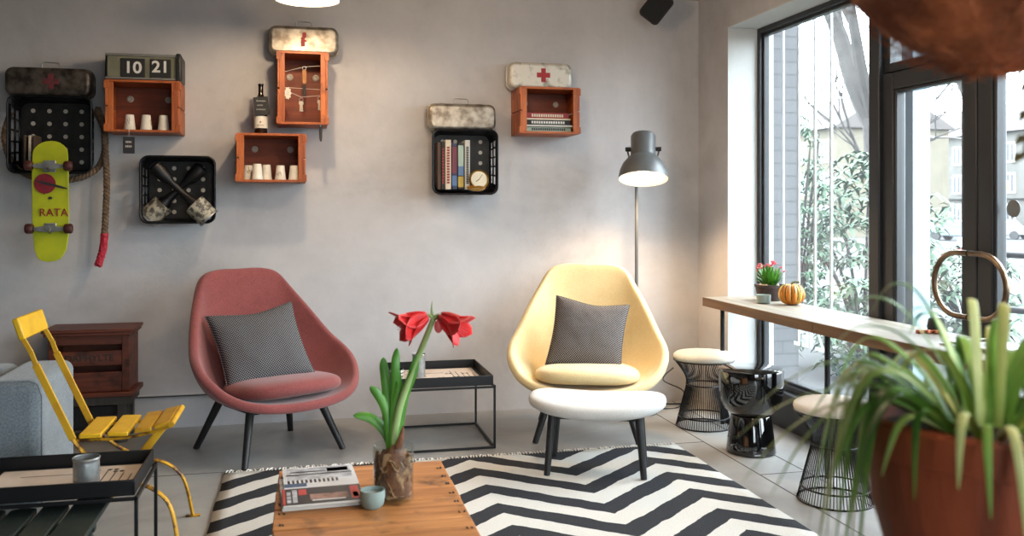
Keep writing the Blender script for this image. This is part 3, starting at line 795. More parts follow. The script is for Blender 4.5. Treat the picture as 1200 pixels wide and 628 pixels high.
def rope_mesh(path, r, turns):
    m = MB(); P = catmull(path, 14); n = len(P)
    T = [(P[min(i+1, n-1)] - P[max(i-1, 0)]).normalized() for i in range(n)]
    ln = 0; D = [0]
    for i in range(1, n): ln += (P[i] - P[i-1]).length; D.append(ln)
    up = V((0, 1, 0)); fr = []
    for i in range(n):
        x = T[i].cross(up).normalized(); y = x.cross(T[i]).normalized(); fr.append((x, y))
    for k in range(3):
        pts = [P[i] + (fr[i][0]*math.cos(D[i]*turns + k*2*PI/3) + fr[i][1]*math.sin(D[i]*turns + k*2*PI/3)) * r * .5 for i in range(n)]
        m.tube(pts, r * .62, 8)
    return m
t = thing('hemp_rope', 'thick twisted hemp rope with red end hanging beside the skateboard', 'rope')
mn = rope_mesh([(-1.64, 5.66, 1.86), (-1.67, 5.655, 1.72), (-1.62, 5.65, 1.56), (-1.50, 5.65, 1.487), (-1.36, 5.65, 1.476), (-1.25, 5.65, 1.50), (-1.17, 5.655, 1.56), (-1.135, 5.66, 1.68), (-1.15, 5.66, 1.80), (-1.19, 5.67, 1.88)], .017, 95)
mn.done('rope_coil', 'rope', t)
rope_mesh([(-1.18, 5.66, 1.90), (-1.14, 5.64, 1.78), (-1.128, 5.63, 1.62), (-1.122, 5.63, 1.45), (-1.128, 5.63, 1.28), (-1.136, 5.63, 1.15)], .018, 95).done('rope_tail', 'rope', t)
rope_mesh([(-1.134, 5.63, 1.165), (-1.142, 5.63, 1.08), (-1.168, 5.63, .985)], .0215, 160).done('red_end', 'rope_red', t)

# ------------------------------------------------------------------ lounge chairs
def lounge_chair(label, loc, rz, fabric_name):
    t = thing('lounge_chair', label, 'armchair', loc, rz, 'high-backed lounge chairs')
    half = [(0, .35, .972), (.13, .348, .972), (.222, .325, .945), (.27, .27, .86), (.335, .17, .735), (.395, .05, .60), (.428, -.06, .53), (.424, -.16, .468), (.375, -.265, .395), (.28, -.345, .348), (.15, -.385, .328), (0, -.396, .322)]
    n = len(half) - 1
    full = [V(p) for p in half] + [V((-p[0], p[1], p[2])) for p in half[-2:0:-1]]
    rim = catmull(full, 3, closed=True); N = len(rim)
    rows = 9; Wt = 1.7
    def ring(i):
        a = 2*PI*i/N
        r = rim[i]; q = V((.365*math.sin(a), -.045 + .285*math.cos(a), .315)); c = V((0, -.03, .318))
        out = []
        for k in range(rows):
            u = k / (rows - 1) * .93
            b0, b1, b2 = (1-u)**2, 2*u*(1-u)*Wt, u*u; s = b0 + b1 + b2
            out.append((r*b0 + q*b1 + c*b2) / s)
        return out
    m = MB(); g = [[m.bm.verts.new(p) for p in ring(i)] for i in range(N)]; c = m.bm.verts.new((0, -.03, .318))
    for i in range(N):
        j = (i + 1) % N
        for k in range(rows - 1): m.bm.faces.new([g[i][k], g[j][k], g[j][k+1], g[i][k+1]])
        m.bm.faces.new([g[i][-1], g[j][-1], c])
    bmesh.ops.recalc_face_normals(m.bm, faces=m.bm.faces)
    m.bm.normal_update()
    if c.normal.z < 0: bmesh.ops.reverse_faces(m.bm, faces=m.bm.faces)
    o = m.done('shell', fabric_name, t, fix=False, solid=.05, smooth=180); 
    bv = o.modifiers.new('bv', 'BEVEL'); bv.width = .02; bv.segments = 3; bv.limit_method = 'ANGLE'; bv.angle_limit = R(50)
    q = o.modifiers.new('ss', 'SUBSURF'); q.levels = 1; q.render_levels = 1
    # loose seat cushion
    m = MB()
    def cush(u, v):
        a = 2*PI*u; b = PI*(v - .5)
        def sp(x, e): return math.copysign(abs(x)**e, x)
        ca, sa = sp(math.cos(a), .72), sp(math.sin(a), .72); cb, sb = sp(math.cos(b), .38), sp(math.sin(b), .8)
        x = .298*ca*cb; y = .272*sa*cb; z = .05*sb
        return V((x * (1 - .10 * (y > 0) * y / .26), y - .113, z + .364 - .03*(y)/.26*.5 + .010*(1 - (x/.3)**2)))
    m.grid(cush, 48, 17, True); m.done('seat_cushion', fabric_name, t, smooth=180)
    for sx in (-1, 1):
        for sy, ft in ((-1, -.235), (1, .265)):
            m = MB(); m.cyl((sx*.29, ft + sy*.03, 0), (sx*.20, ft*.66, .285), .0165, .023, 16); m.done('leg', 'blackwood', t, .002)
    MB().box(-.19, .19, -.15, .17, .238, .262).done('under_frame', 'black', t)
    return t
lounge_chair('brick red high-backed lounge chair with black wooden legs', (-.18, 5.08, 0), R(30.7), 'red_fab')
lounge_chair('pale yellow high-backed lounge chair beside the floor lamp', (1.615, 5.04, 0), R(-18), 'yel_fab')

def throw_pillow(label, loc, rot, size, m_, seed, skew=0, asp=1.0):
    random.seed(seed); t = thing('throw_pillow', label, 'cushion', loc, 0, 'checked cushions on the lounge chairs', rot)
    a = size / 2
    def side(sg):
        def f(u, v):
            x, y = u*2 - 1, v*2 - 1
            e = max(0, (1 - x*x) * (1 - y*y)); th = .075 * e**.42
            wr = .007 * noise.noise(V((x*2.2 + seed, y*2.2, sg))) * e**.3 + .004 * noise.noise(V((x*5 + seed, y*5, sg*3)))*e**.3
            px = a*x*(1 - .075*(1 - y*y)); py = asp*a*y*(1 - .075*(1 - x*x)) - .02*math.exp(-((x - .1)**2 + (y - 1)**2)*3)
            return V((px + skew*py, py, sg*(th + wr)))
        return f
    m = MB(); m.grid(side(1), 34, 34); m.grid(side(-1), 34, 34)
    bmesh.ops.remove_doubles(m.bm, verts=m.bm.verts, dist=.0008)
    m.done('cover', m_, t, smooth=180)
    k = [(-1, -1), (1, -1), (1, 1), (-1, 1)]
    pts = []
    for (x0, y0), (x1, y1) in zip(k, k[1:] + k[:1]):
        for q in range(14):
            s = q / 14; x = x0 + (x1-x0)*s; y = y0 + (y1-y0)*s
            px = a*x*(1 - .075*(1 - y*y)); py = asp*a*y*(1 - .075*(1 - x*x)) - .02*math.exp(-((x - .1)**2 + (y - 1)**2)*3)
            pts.append((px + skew*py, py, 0))
    MB().tube(pts, .0035, 6, closed=True).done('piping', m_, t)
    return t
def chair_pt(loc, rz, p): return Matrix.Translation(loc) @ Matrix.Rotation(rz, 4, 'Z') @ V(p)
throw_pillow('black and white checked cushion leaning in the brick red chair', chair_pt((-.18, 5.08, 0), R(30.7), (-.06, .0, .572)), (Euler((R(60), R(-7), R(16)))), .47, 'check', 3, -.06, .95)
throw_pillow('black and white checked cushion leaning in the pale yellow chair', chair_pt((1.615, 5.04, 0), R(-18), (0.005, .01, .575)), (Euler((R(64), R(7), R(-16)))), .44, 'check2', 8, .04, .98)

# ottoman
t = thing('footstool', 'off-white upholstered ottoman on black legs before the yellow chair', 'ottoman', (1.436, 4.322, 0), R(-21.6))
def otto(u, v):
    a = 2*PI*u; b = PI*(v - .5)
    def sp(x, e): return math.copysign(abs(x)**e, x)
    ca, sa = sp(math.cos(a), .62), sp(math.sin(a), .75); cb, sb = sp(math.cos(b), .4), sp(math.sin(b), .7)
    x = .345*ca*cb; y = .225*sa*cb
    yy = y - .035*(1 - (x/.345)**2) + .02
    return V((x, yy, .325 + .042*sb + .028*(x/.345)**2))
MB().grid(otto, 64, 19, True).done('seat', 'white_fab', t, smooth=180)
MB().box(-.2, .2, -.12, .12, .275, .29).done('under_frame', 'black', t)
for sx in (-1, 1):
    for sy in (-1, 1): MB().cyl((sx*.235, sy*.17, .0095), (sx*.212, sy*.135, .30), .0155, .021, 16).done('leg', 'blackwood', t, .002)

# ------------------------------------------------------------------ rug
t = thing('chevron_rug', 'black and white zigzag rug with fringed ends on the concrete floor', 'rug')
def rugf(u, v):
    x = -.385 + 2.39*u; y = 2.0 + 2.655*v
    return V((x + .006*noise.noise(V((0, y*4, 0))), y + .006*noise.noise(V((x*4, 3, 0))), .0085))
m = MB(); m.grid(rugf, 40, 40); m.done('pile', 'rug', t, solid=.008, fix=False)
m = MB(); random.seed(5)
for k in range(150):
    x = -.38 + 2.38*k/149; L = random.uniform(.025, .05); dx = random.uniform(-.02, .02)
    m.tube([(x, 4.645, .007), (x + dx*.4, 4.66 + L*.4, random.uniform(.006, .012)), (x + dx, 4.655 + L, .004)], [.004, .0035, .002], 5)
m.done('fringe', 'fringe', t)

# ------------------------------------------------------------------ coffee table and what stands on it
TZ = .40
t = thing('coffee_table', 'low honey coloured wooden crate table on the chevron rug', 'table', (.195, 2.72, 0))
ys = [-.55, -.315, -.075, .11, .295, .535]
m = MB()
for a, b in zip(ys, ys[1:]):
    dz = random.uniform(-.002, .001)
    m.box(-.284 + random.uniform(-.003, .003), .290 + random.uniform(-.003, .003), a + .003, b - .003, TZ - .02 + dz, TZ + dz)
top = m.done('tabletop', 'pine', t, .003)
m = MB()
for y in ys[:-1]:
    for x in (-.268, -.255, .262, .275):
        for d in (.04, .14): m.cyl((x + random.uniform(-.006, .006), y + d, TZ - .001), (x, y + d, TZ + .0012), .0045, seg=8)
m.done('nail_head', 'dark_print', top)
for s in (-1, 1): MB().box(min(s*.285, s*.265), max(s*.285, s*.265), -.54, .525, .06, TZ - .022).done('side_panel', 'pine_y', t, .003)
for y in (-.54, .505): MB().box(-.264, .264, y, y + .02, .06, TZ - .022).done('end_panel', 'pine', t, .003)
for x in (-.25, .25):
    for y in (-.5, .48): MB().box(x - .025, x + .025, y - .025, y + .025, .0095, TZ - .03).done('leg', 'pine_y', t, .003)

def magazine(label, loc, rz, w, h, th, c, blocks, grp='magazines on the coffee table'):
    t = thing('magazine', label, 'magazine', loc, rz, grp)
    MB().box(0, w, 0, h, 0, th - .0012).done('pages', 'pages', t, .0008)
    MB().box(-.001, w + .001, -.001, h + .001, th - .0012, th).done('cover', c, t)
    for nm, cc, rects in blocks:
        m = MB()
        for (a, b, p, q) in rects: m.box(w*a, w*b, h*p, h*q, th, th + .0005)
        m.done(nm, cc, t)
    return t
magazine('thick grey magazine at the bottom of the coffee table pile', (-.066, 2.80, TZ + .001), R(3), .245, .30, .012, 'mag_grey', [])
magazine('pale grey magazine with striped photo lying at the back of the pile', (-.058, 2.88, TZ + .0132), R(3), .235, .31, .007, 'mag_white',
         [('cover_photo', 'mag_grey', [(.05, .95, .55, .97)]), ('photo_stripes', 'mag_black', [(.05 + .06*k, .08 + .06*k, .42, .53) for k in range(12)] + [(.04, .96, .70, .74), (.1, .6, .80, .84)]), ('cover_accent', 'mag_red', [(.62, .92, .78, .92)]), ('cover_blue', 'mag_blue', [(0, .3, .30, .42)])])
magazine('black and red magazine with a face on its cover, topmost on the pile', (-.062, 2.775, TZ + .0205), R(2.5), .24, .155, .008, 'mag_black',
         [('red_border', 'mag_red', [(0, .03, 0, 1), (.86, .97, .1, .9), (.2, .3, .55, .9)]), ('masthead', 'mag_grey', [(.05, .1, .1, .28), (.05, .1, .34, .52), (.05, .1, .58, .78), (.12, .18, .1, .9)]),
          ('cover_photo', 'mag_skin', [(.34, .82, .22, .55)]), ('headline', 'mag_white', [(.36, .78, .14, .2), (.88, .95, .2, .5)])])

t = thing('small_bowl', 'small sage green ceramic cup beside the glass vase', 'cup', (.203, 2.785, TZ))
MB().lathe([(0, 0), (.024, 0), (.034, .01), (.0385, .035), (.038, .055), (.034, .055), (.034, .04), (.028, .016), (0, .014)], 32).done('bowl', 'sage', t)
MB().lathe([(0, .041), (.034, .041)], 32).done('wax', 'wax', t)

VX, VY = .273, 2.855
t = thing('glass_vase', 'clear glass cylinder vase packed with brown bark on the table', 'vase', (VX, VY, TZ))
MB().lathe([(0, 0), (.062, 0), (.064, .003), (.064, .172), (.0605, .172), (.0605, .012), (0, .01)], 40).done('glass_wall', 'vase_glass', t)
b = MB().lathe([(0, .012), (.05, .012), (.057, .03), (.056, .08), (.052, .13), (.03, .148), (0, .15)], 28)
for v_ in b.bm.verts: 
    k = 1 + .12*noise.noise(v_.co*45); v_.co.x *= k; v_.co.y *= k
b.done('bark_filling', 'husk', t)
m = MB(); random.seed(21)
for k in range(60):
    a = random.uniform(0, 2*PI); z = random.uniform(.025, .14); r = .0525; L = random.uniform(.25, .7); sl = random.uniform(-.09, .09); ph = random.uniform(0, 6)
    m.tube([(r*math.cos(a + L*q), r*math.sin(a + L*q), min(.15, max(.02, z + sl*q + .012*math.sin(ph + 5*q)))) for q in (0, .25, .5, .75, 1)], [.003, .008, .0095, .007, .003], 6, flat=.35)
m.done('bark_strip', 'chip', t)

t = thing('amaryllis', 'red amaryllis with two open flowers growing from the glass vase', 'plant', (VX, VY, TZ + .14))
MB().lathe([(0, -.03), (.03, -.02), (.036, -.005), (.028, .012), (.016, .026), (.013, .034), (0, .036)], 24).done('bulb', 'husk', t)
cr, sr = math.cos(TH), math.sin(TH)
def cv(u, w, d=0): return V((u*cr + d*sr, -u*sr + d*cr, w))     # across, up, away
stem = catmull([cv(-.004, .02), cv(.02, .15), cv(.06, .26), cv(.098, .355), cv(.126, .425)], 6)
MB().tube(stem, [.0135 - .005*i/(len(stem)-1) for i in range(len(stem))], 14).done('stem', 'stem_g', t)
MB().tube([cv(.018, .02, -.02), cv(.028, .06, -.02), cv(.034, .095, -.018)], [.012, .009, .002], 8, flat=.5).done('dry_husk', 'husk', t)
def lw(w0): return lambda s: w0 * (1 - .25*s) * (min(1, (1 - s) * 4.5))**.6 + .0004
for pts, ww in ((((-.006, .03), (-.03, .075), (-.075, .115), (-.125, .125)), .0175), (((-.004, .02), (-.02, .13), (-.05, .19), (-.073, .215)), .0165), (((-.002, .025), (-.018, .17), (-.03, .26), (-.033, .305)), .0165),
                ((( .004, .025), (.006, .18), (.008, .28), (.011, .335)), .016), (((.006, .025), (.03, .17), (.06, .25), (.077, .318)), .017), (((.0, .025), (.004, .14), (.016, .2), (.02, .26)), .014)):
    P = catmull([cv(a, b_, random.uniform(-.012, .012)) for a, b_ in pts], 5)
    MB().strap(P, lw(ww), cv(.6, .5, .5) if pts[-1][0] < -.1 else cv(1, 0, .25), .12).done('leaf', 'leaf_g', t, solid=.0015)
def flower(base, axis, roll):
    ax = axis.normalized(); s1 = ax.cross(V((0, 0, 1))).normalized(); s2 = s1.cross(ax).normalized()
    m = MB()
    for k in range(6):
        a = roll + k*PI/3; lay = k % 2
        rd = s1*math.cos(a) + s2*math.sin(a); tg = -s1*math.sin(a) + s2*math.cos(a)
        def f(u, v, rd=rd, tg=tg, lay=lay, k=k):
            L = .102 + .008*lay
            r = .006 + .022*v + .03*max(0, v - .4)**1.3*2.0 + .004*lay
            w = .031 * math.sin(PI*min(1, v*.80 + .10))**.9 + .002
            if v > .93: w *= (1 - v)/.07*.7 + .3
            x = u*2 - 1
            back = -.03*max(0, v - .72)
            return base + ax*(L*v + back - .004*x*x) + rd*(r - .25*w*x*x*(1 - .8*v) + .002*math.sin(6*v + k)*v) + tg*w*x
        m.grid(f, 7, 12)
    fl = m.done('flower', 'petal', t, solid=.001, smooth=180)
    m = MB()
    for k in range(4):
        o = (s1*math.cos(k*1.6) + s2*math.sin(k*1.6))*.008
        m.tube([base + ax*.02 + o*.4, base + ax*.07 + o, base + ax*.1 + o*1.6], .0012, 5)
    m.done('stamen', 'bud', fl)
top = stem[-1]
for du, ro, ax, d1 in ((-.022, .3, (-.85, -.42, -.35), -.03), (.024, .2, (.8, -.5, -.3), .03)):
    p1 = top + cv(du, .012); p0 = top
    ped = catmull([p0, top + cv(du*.5, .014), p1], 4)
    MB().tube(ped, .005, 8).done('flower_stalk', 'stem_g', t)
    flower(p1, cv(*ax), ro)
b = MB().ball((0, 0, 0), .014, 1, 1, 1.5, mx=Matrix.Translation(top + cv(.018, -.02, -.01))); b.done('bud', 'bud', t)
MB().strap(catmull([top, top + cv(-.004, .03), top + cv(-.003, .06)], 4), lambda s: .007*(1 - s) + .0004, cv(1, 0, 0)).done('spathe', 'stem_g', t, solid=.001)
MB().strap(catmull([top, top + cv(.03, .012, -.01), top + cv(.055, .0, -.015)], 4), lambda s: .01*math.sin(PI*min(1, s*.9 + .1)) + .0004, cv(0, .5, 1)).done('dry_spathe', 'chip', t, solid=.001)

# ------------------------------------------------------------------ black tray side tables
def tray_table(label, loc, W, D, tz):
    t = thing('tray_table', label, 'side table', loc, 0, 'black tray tables')
    r = .006; w, d = W/2, D/2; zt = tz - .062
    for z, nm in ((.008, 'base_frame'), (zt, 'top_frame')):
        m = MB()
        m.box(-w, w, -d, -d + .012, z - .006, z + .006); m.box(-w, w, d - .012, d, z - .006, z + .006)
        m.box(-w, -w + .012, -d, d, z - .006, z + .006); m.box(w - .012, w, -d, d, z - .006, z + .006)
        m.done(nm, 'black', t, .002)
    for sx in (-1, 1):
        for sy in (-1, 1):
            xa, xb = sorted((sx*w, sx*(w - .012))); ya, yb = sorted((sy*d, sy*(d - .012)))
            MB().box(xa, xb, ya, yb, .002, zt + .01).done('leg', 'black', t, .002)
    m = MB(); iw, idp = w - .012, d - .012
    m.box(-iw, iw, -idp, idp, zt + .008, zt + .014)
    for a in ((-iw, iw, -idp, -idp + .008), (-iw, iw, idp - .008, idp), (-iw, -iw + .008, -idp, idp), (iw - .008, iw, -idp, idp)): m.box(*a, zt + .008, tz)
    tr = m.done('tray', 'black', t, .003)
    k = MB().box(-iw + .03, iw - .03, -idp + .03, idp - .03, zt + .0142, zt + .0155).done('printed_sheet', 'traymat', tr)
    m = MB(); z0 = zt + .0156; random.seed(int(W*1000))
    for q in range(12):
        x = random.uniform(-iw + .09, iw - .09); y = random.uniform(-idp + .08, idp - .08)
        m.cyl((x, y, z0 - .0005), (x, y, z0 + .0006), .009, seg=12); m.cyl((x + .022, y, z0 - .0005), (x + .022, y, z0 + .0006), .009, seg=12)
    for q in range(5):
        x = iw*.35 + q*.03*(1 if W > .5 else .6); m.box(x, x + .004, -idp*.6, idp*.6*(1 - .15*q), z0 - .0005, z0 + .0005)
    m.box(-iw*.5, iw*.3, -idp*.35, -idp*.33, z0 - .0005, z0 + .0005); m.box(-iw*.6, iw*.2, idp*.4, idp*.42, z0 - .0005, z0 + .0005)
    m.done('sheet_marks', 'dark_print', k)
    return t
tray_table('black tray table with printed sheet between the two lounge chairs', (.735, 5.10, 0), .57, .57, .40)
tray_table('black tray table before the yellow folding chair carrying a tin', (-.825, 3.43, 0), .56, .42, .405)
zi = .40 - .062 + .0156
# on the table between the chairs: a checked cup and a metal can
t = thing('checked_cup', 'small black and white checked cup on the tray between the chairs', 'cup', (.505, 5.06, zi))
MB().lathe([(0, 0), (.033, 0), (.036, .004), (.036, .062), (.033, .062), (.033, .01), (0, .008)], 32).done('cup_wall', 'black', t)
m = MB()
for i in range(12):
    for j in range(3):
        a0 = 2*PI*i/12; a1 = a0 + 2*PI/12*.62; z0 = .006 + j*.019
        q = []
        for rr in (.0355, .0367):
            for a in (a0, a1):
                for z in (z0, z0 + .013): q.append(V((rr*math.cos(a), rr*math.sin(a), z)))
        vs = [m.bm.verts.new(p) for p in q]
        for f in ((0, 1, 3, 2), (4, 6, 7, 5), (0, 4, 5, 1), (2, 3, 7, 6), (0, 2, 6, 4), (1, 5, 7, 3)): m.bm.faces.new([vs[x] for x in f])
m.done('white_square', 'paper', t)
def tin_can(label, loc, r, h, c):
    t = thing('tin_can', label, 'can', loc, 0, 'metal cans on the tray tables')
    pr = [(0, .004), (r - .002, .004), (r, 0), (r + .001, .003), (r, .006)]
    for k in range(1, 8): pr += [(r, h*k/9), (r - .0012, h*(k + .5)/9)]
    pr += [(r, h - .006), (r + .0015, h - .003), (r, h), (r - .002, h), (r - .002, .01), (0, .008)]
    MB().lathe(pr, 32).done('can_wall', c, t)
    MB().tube([((r + .0005)*math.cos(2*PI*k/32), (r + .0005)*math.sin(2*PI*k/32), h) for k in range(32)], .0018, 6, closed=True).done('can_rim', 'steel', t)
    return t
tin_can('slim metal can on the tray between the chairs, behind the stem', (.635, 5.12, zi), .037, .13, 'steel')
tin_can('plain zinc can on the tray in front of the yellow chair', (-.735, 3.36, zi + .005), .043, .098, 'steel')

# ------------------------------------------------------------------ yellow folding bistro chair
t = thing('folding_chair', 'worn yellow slatted folding bistro chair beside the grey sofa', 'chair', (-.70, 3.84, 0))
ZS = .45; ya, yb = -.15, .15
def bar(p, q, w, h, m=None):
    m = m or MB(); p, q = V(p), V(q); d = q - p; L = d.length
    mx = Matrix.Translation(p) @ d.to_track_quat('X', 'Z').to_matrix().to_4x4()
    m.box(0, L, -w/2, w/2, -h/2, h/2, mx); return m
for i, (xa, xb, dz, til, c) in enumerate(((-.135, -.055, .0, 0, 'yellow_top'), (-.035, .04, .002, 2, 'yellow_top'), (.062, .125, .012, -6, 'yellow'), (.132, .192, .026, -12, 'yellow'))):
    MB().box(-(xb - xa)/2, (xb - xa)/2, ya, yb, -.009, .009, Matrix.Translation(((xa + xb)/2, 0, ZS + dz)) @ Matrix.Rotation(R(til), 4, 'Y')).done('seat_slat', c, t, .005)
for y in (ya + .02, yb - .02):
    MB().tube(catmull([(-.16, y, ZS - .017), (0, y, ZS - .018), (.09, y, ZS - .008), (.19, y, ZS + .018)], 4), .009, 8, flat=.7).done('seat_rail', 'rusty', t)
MB().tube([(.197, ya - .005, ZS + .03), (.197, yb + .005, ZS + .03)], .012, 10).done('front_rod', 'yellow', t)
for y in (ya + .005, yb - .005):
    P = [(-.335, y, .84), (-.30, y, .775), (-.285, y, .73), (-.155, y, ZS - .01)]
    m = MB(); bar(P[2], P[3], .011, .026, m); bar(P[2], P[1], .008, .018, m); bar(P[1], P[0], .008, .018, m); m.done('back_post', 'yellow', t, .002)
    Q = catmull([(-.155, y, ZS - .01), (-.07, y, .34), (.04, y, .275), (.13, y, .245), (.20, y, .17), (.235, y, .0)], 6)
    s = -1 if y < 0 else 1
    Q = [p + V((0, s*.07*max(0, (.44 - p.z)/.44), 0)) for p in Q]
    lg = MB().tube(Q, .0125, 10, flat=.6).done('curved_leg', 'rusty', t)
    e = Q[-1]; MB().box(e.x - .03, e.x + .03, e.y - .012, e.y + .012, 0, .006).done('foot_plate', 'rusty', lg, .002)
    m = MB(); y2 = y * .8; bar((.16, y2, ZS + .01), (-.02, y2, .22), .01, .026, m); bar((-.02, y2, .22), (-.2, y2, 0.003), .01, .026, m); m.done('rear_leg', 'yellow', t, .002)
MB().box(-.012, .012, ya - .01, yb + .01, -.042, .042, Matrix.Translation((-.34, 0, .865)) @ Matrix.Rotation(R(-18), 4, 'Y')).done('back_slat', 'yellow_top', t, .006)
MB().cyl((-.2, ya*.8, .02), (-.2, yb*.8, .02), .007).done('rear_rod', 'rusty', t)

# dark green slatted seat in the corner
t = thing('slatted_bench', 'low dark green slatted bench reaching under the black tray table', 'bench', (-.85, 2.95, 0))
for i, (x, y1) in enumerate(((-.16, .36), (-.065, .36), (.03, .38), (.137, .47))):
    MB().prism(rrect(.082 if i < 3 else .108, y1 + .45, .018, 4, x, (y1 - .45)/2), .292, .31, XY).done('seat_slat', 'green_wood', t, .003)
for y in (-.36, .2): MB().box(-.2, .185, y, y + .03, .265, .292).done('cross_bar', 'green_wood', t, .002)
for x in (-.17, .16):
    for y in (-.36, .2): MB().box(x - .015, x + .015, y, y + .028, 0, .266).done('leg', 'green_wood', t, .002)

# ------------------------------------------------------------------ grey sofa
t = thing('sofa', 'blue grey upholstered sofa end at the left edge', 'sofa')
def soft(x0, x1, y0, y1, z0, z1, name, bv, p=t):
    return MB().box(x0, x1, y0, y1, z0, z1).done(name, 'sofa_fab', p, bv, 5)
soft(-1.27, -1.045, 4.0, 4.56, .09, .615, 'armrest', .045)
soft(-3.2, -1.27, 4.36, 4.6, .09, .605, 'backrest', .06)
soft(-3.2, -1.27, 3.75, 4.36, .09, .26, 'seat_base', .02); soft(-3.18, -1.275, 3.75, 4.36, .26, .42, 'seat_cushion', .05)
MB().tube([(-1.044, 4.004, .1), (-1.044, 4.002, .55), (-1.06, 4.003, .60), (-1.09, 4.002, .614), (-1.25, 4.002, .614)], .004, 6).done('piping', 'sofa_fab', t)
for x in (-3.1, -1.12):
    for y in (4.05, 4.5): MB().cyl((x, y, 0), (x, y, .1), .018, .022).done('leg', 'blackwood', t)

# ------------------------------------------------------------------ dark crate stack by the wall
t = thing('wooden_chest', 'dark reddish brown slatted crate with stamped lettering behind the sofa', 'crate', (-1.17, 5.56, .29))
w, d0, d1 = .21, -.15, .12
MB().box(-w - .03, w + .03, d0 - .03, d1, .335, .352).box(-w - .02, w + .02, d0 - .018, d1, .315, .335).done('lid', 'chest', t, .004)
for s in (-1, 1): MB().box(min(s*w, s*(w - .04)), max(s*w, s*(w - .04)), d0, d0 + .03, .0, .315).box(min(s*w, s*(w - .015)), max(s*w, s*(w - .015)), d0 + .03, d1, 0, .315).done('side_panel', 'chest', t, .003)
for a, b in ((.262, .315), (.145, .228), (.0, .108)): MB().box(-w + .04, w - .04, d0 + .006, d0 + .02, a, b).done('front_slat', 'chest', t, .003)
MB().box(-w, w, d1 - .012, d1, 0, .315).done('back_panel', 'chest', t)
text('lettering', 'DAPHYLTE', .05, 'dark_print', t, (0, d0 + .0055, .187), (R(90), 0, 0), 1.05, .001)
t = thing('crate_stand', 'dark low stand with grey legs carrying the brown crate', 'stand', (-1.17, 5.56, 0))
MB().box(-w - .03, w + .03, d0 - .03, d1, .262, .288).done('top_board', 'chest', t, .004)
MB().box(-w - .01, w + .01, d0 - .01, d1 - .01, .215, .262).done('apron', 'ash', t, .003)
for x in (-w + .01, w - .065):
    for y in (d0, d1 - .06): MB().box(x, x + .05, y, y + .04, 0, .22).done('leg', 'ash', t, .003)
MB().box(-w, w, d0 + .02, d1 - .02, .06, .075).done('lower_shelf', 'ash', t, .003)
MB().box(-w + .03, w - .03, d0 + .05, d1 - .02, .075, .2).done('dark_box', 'blackwood', t, .003)

# ------------------------------------------------------------------ floor lamp
t = thing('floor_lamp', 'dark grey floor lamp lit behind the yellow chair', 'lamp', (2.085, 5.47, 0))
MB().lathe([(0, 0), (.13, 0), (.135, .006), (.13, .018), (.03, .024), (.014, .03), (0, .03)], 36).done('base', 'shade', t)
MB().cyl((0, 0, .025), (0, 0, 1.63), .011).done('pole', 'shade', t)
HX = Matrix.Translation((-.028, -.19, 1.495)) @ Matrix.Rotation(R(-21), 4, 'Z') @ Matrix.Rotation(R(-17), 4, 'X')
prof = [(.155, 0), (.154, .02), (.147, .055), (.128, .10), (.10, .135), (.082, .15), (.078, .158), (.078, .285), (.07, .30), (.04, .308), (0, .309)]
MB().lathe(prof, 40, mx=HX).done('shade', 'shade', t)
MB().lathe([(.153, .001), (.145, .055), (.125, .098), (.097, .132), (.07, .145), (0, .148)], 40, mx=HX).done('shade_lining', 'shade_in', t)
m = MB(); m.tube([HX @ V((-.085, 0, .19)), HX @ V((-.1, 0, .2)), HX @ V((-.09, .06, .17)), V((0, 0, 1.625))], .006, 8); m.tube([HX @ V((.085, 0, .19)), HX @ V((.1, 0, .2)), HX @ V((.09, .06, .17)), V((0, 0, 1.625))], .006, 8)
m.done('bracket', 'shade', t)
for s in (-1, 1): MB().cyl(HX @ V((s*.075, 0, .2)), HX @ V((s*.112, 0, .2)), .014, seg=14).done('knob', 'black', t)
MB().ball((0, 0, 0), .04, mx=HX @ Matrix.Translation((0, 0, .075))).done('bulb', 'bulb', t)
l = bpy.data.lights.new('floor_lamp_light', 'SPOT'); l.energy = 42; l.color = (1, .66, .36); l.spot_size = R(150); l.spot_blend = .6; l.shadow_soft_size = .05
lo = bpy.data.objects.new('floor_lamp_light', l); COL.objects.link(lo); lo.matrix_world = Matrix.Translation((2.085, 5.47, 0)) @ HX @ Matrix.Translation((0, 0, .01))

# pendant lamp at the top edge
t = thing('pendant_lamp', 'round pendant lamp hanging from the ceiling above the tall crate', 'lamp', (.012, 4.82, 2.405))
MB().lathe([(.168, 0), (.166, .03), (.15, .08), (.11, .125), (.05, .155), (.03, .16), (.03, .19), (0, .19)], 40).done('lamp_shade', 'shade_in', t, solid=.002)
MB().tube([(.168*math.cos(2*PI*k/40), .168*math.sin(2*PI*k/40), 0) for k in range(40)], .003, 6, closed=True).done('shade_rim', 'clock_trim', t)
MB().ball((0, 0, .08), .035).done('bulb', 'bulb', t)
MB().cyl((0, 0, .19), (0, 0, .32), .004, seg=8).done('cord', 'cable', t)
MB().lathe([(0, .33), (.045, .33), (.05, .315), (.02, .30), (0, .30)], 24).done('ceiling_rose', 'shade_in', t)
l = bpy.data.lights.new('pendant_and_fill_light', 'POINT'); l.energy = 26; l.color = (1, .74, .48); l.shadow_soft_size = .04
lo = bpy.data.objects.new('pendant_and_fill_light', l); COL.objects.link(lo); lo.location = (.012, 4.82, 2.43)

for nm, x, y in (('front', 1.2, .6), ('middle', .75, 3.75)):  # front: unseen added fill light without a fixture; middle: pendant above the view
    l = bpy.data.lights.new('pendant_and_fill_light', 'POINT'); l.energy = 34; l.color = (1, .76, .52); l.shadow_soft_size = .12
    lo = bpy.data.objects.new('pendant_and_fill_light', l); COL.objects.link(lo); lo.location = (x, y, 2.45)

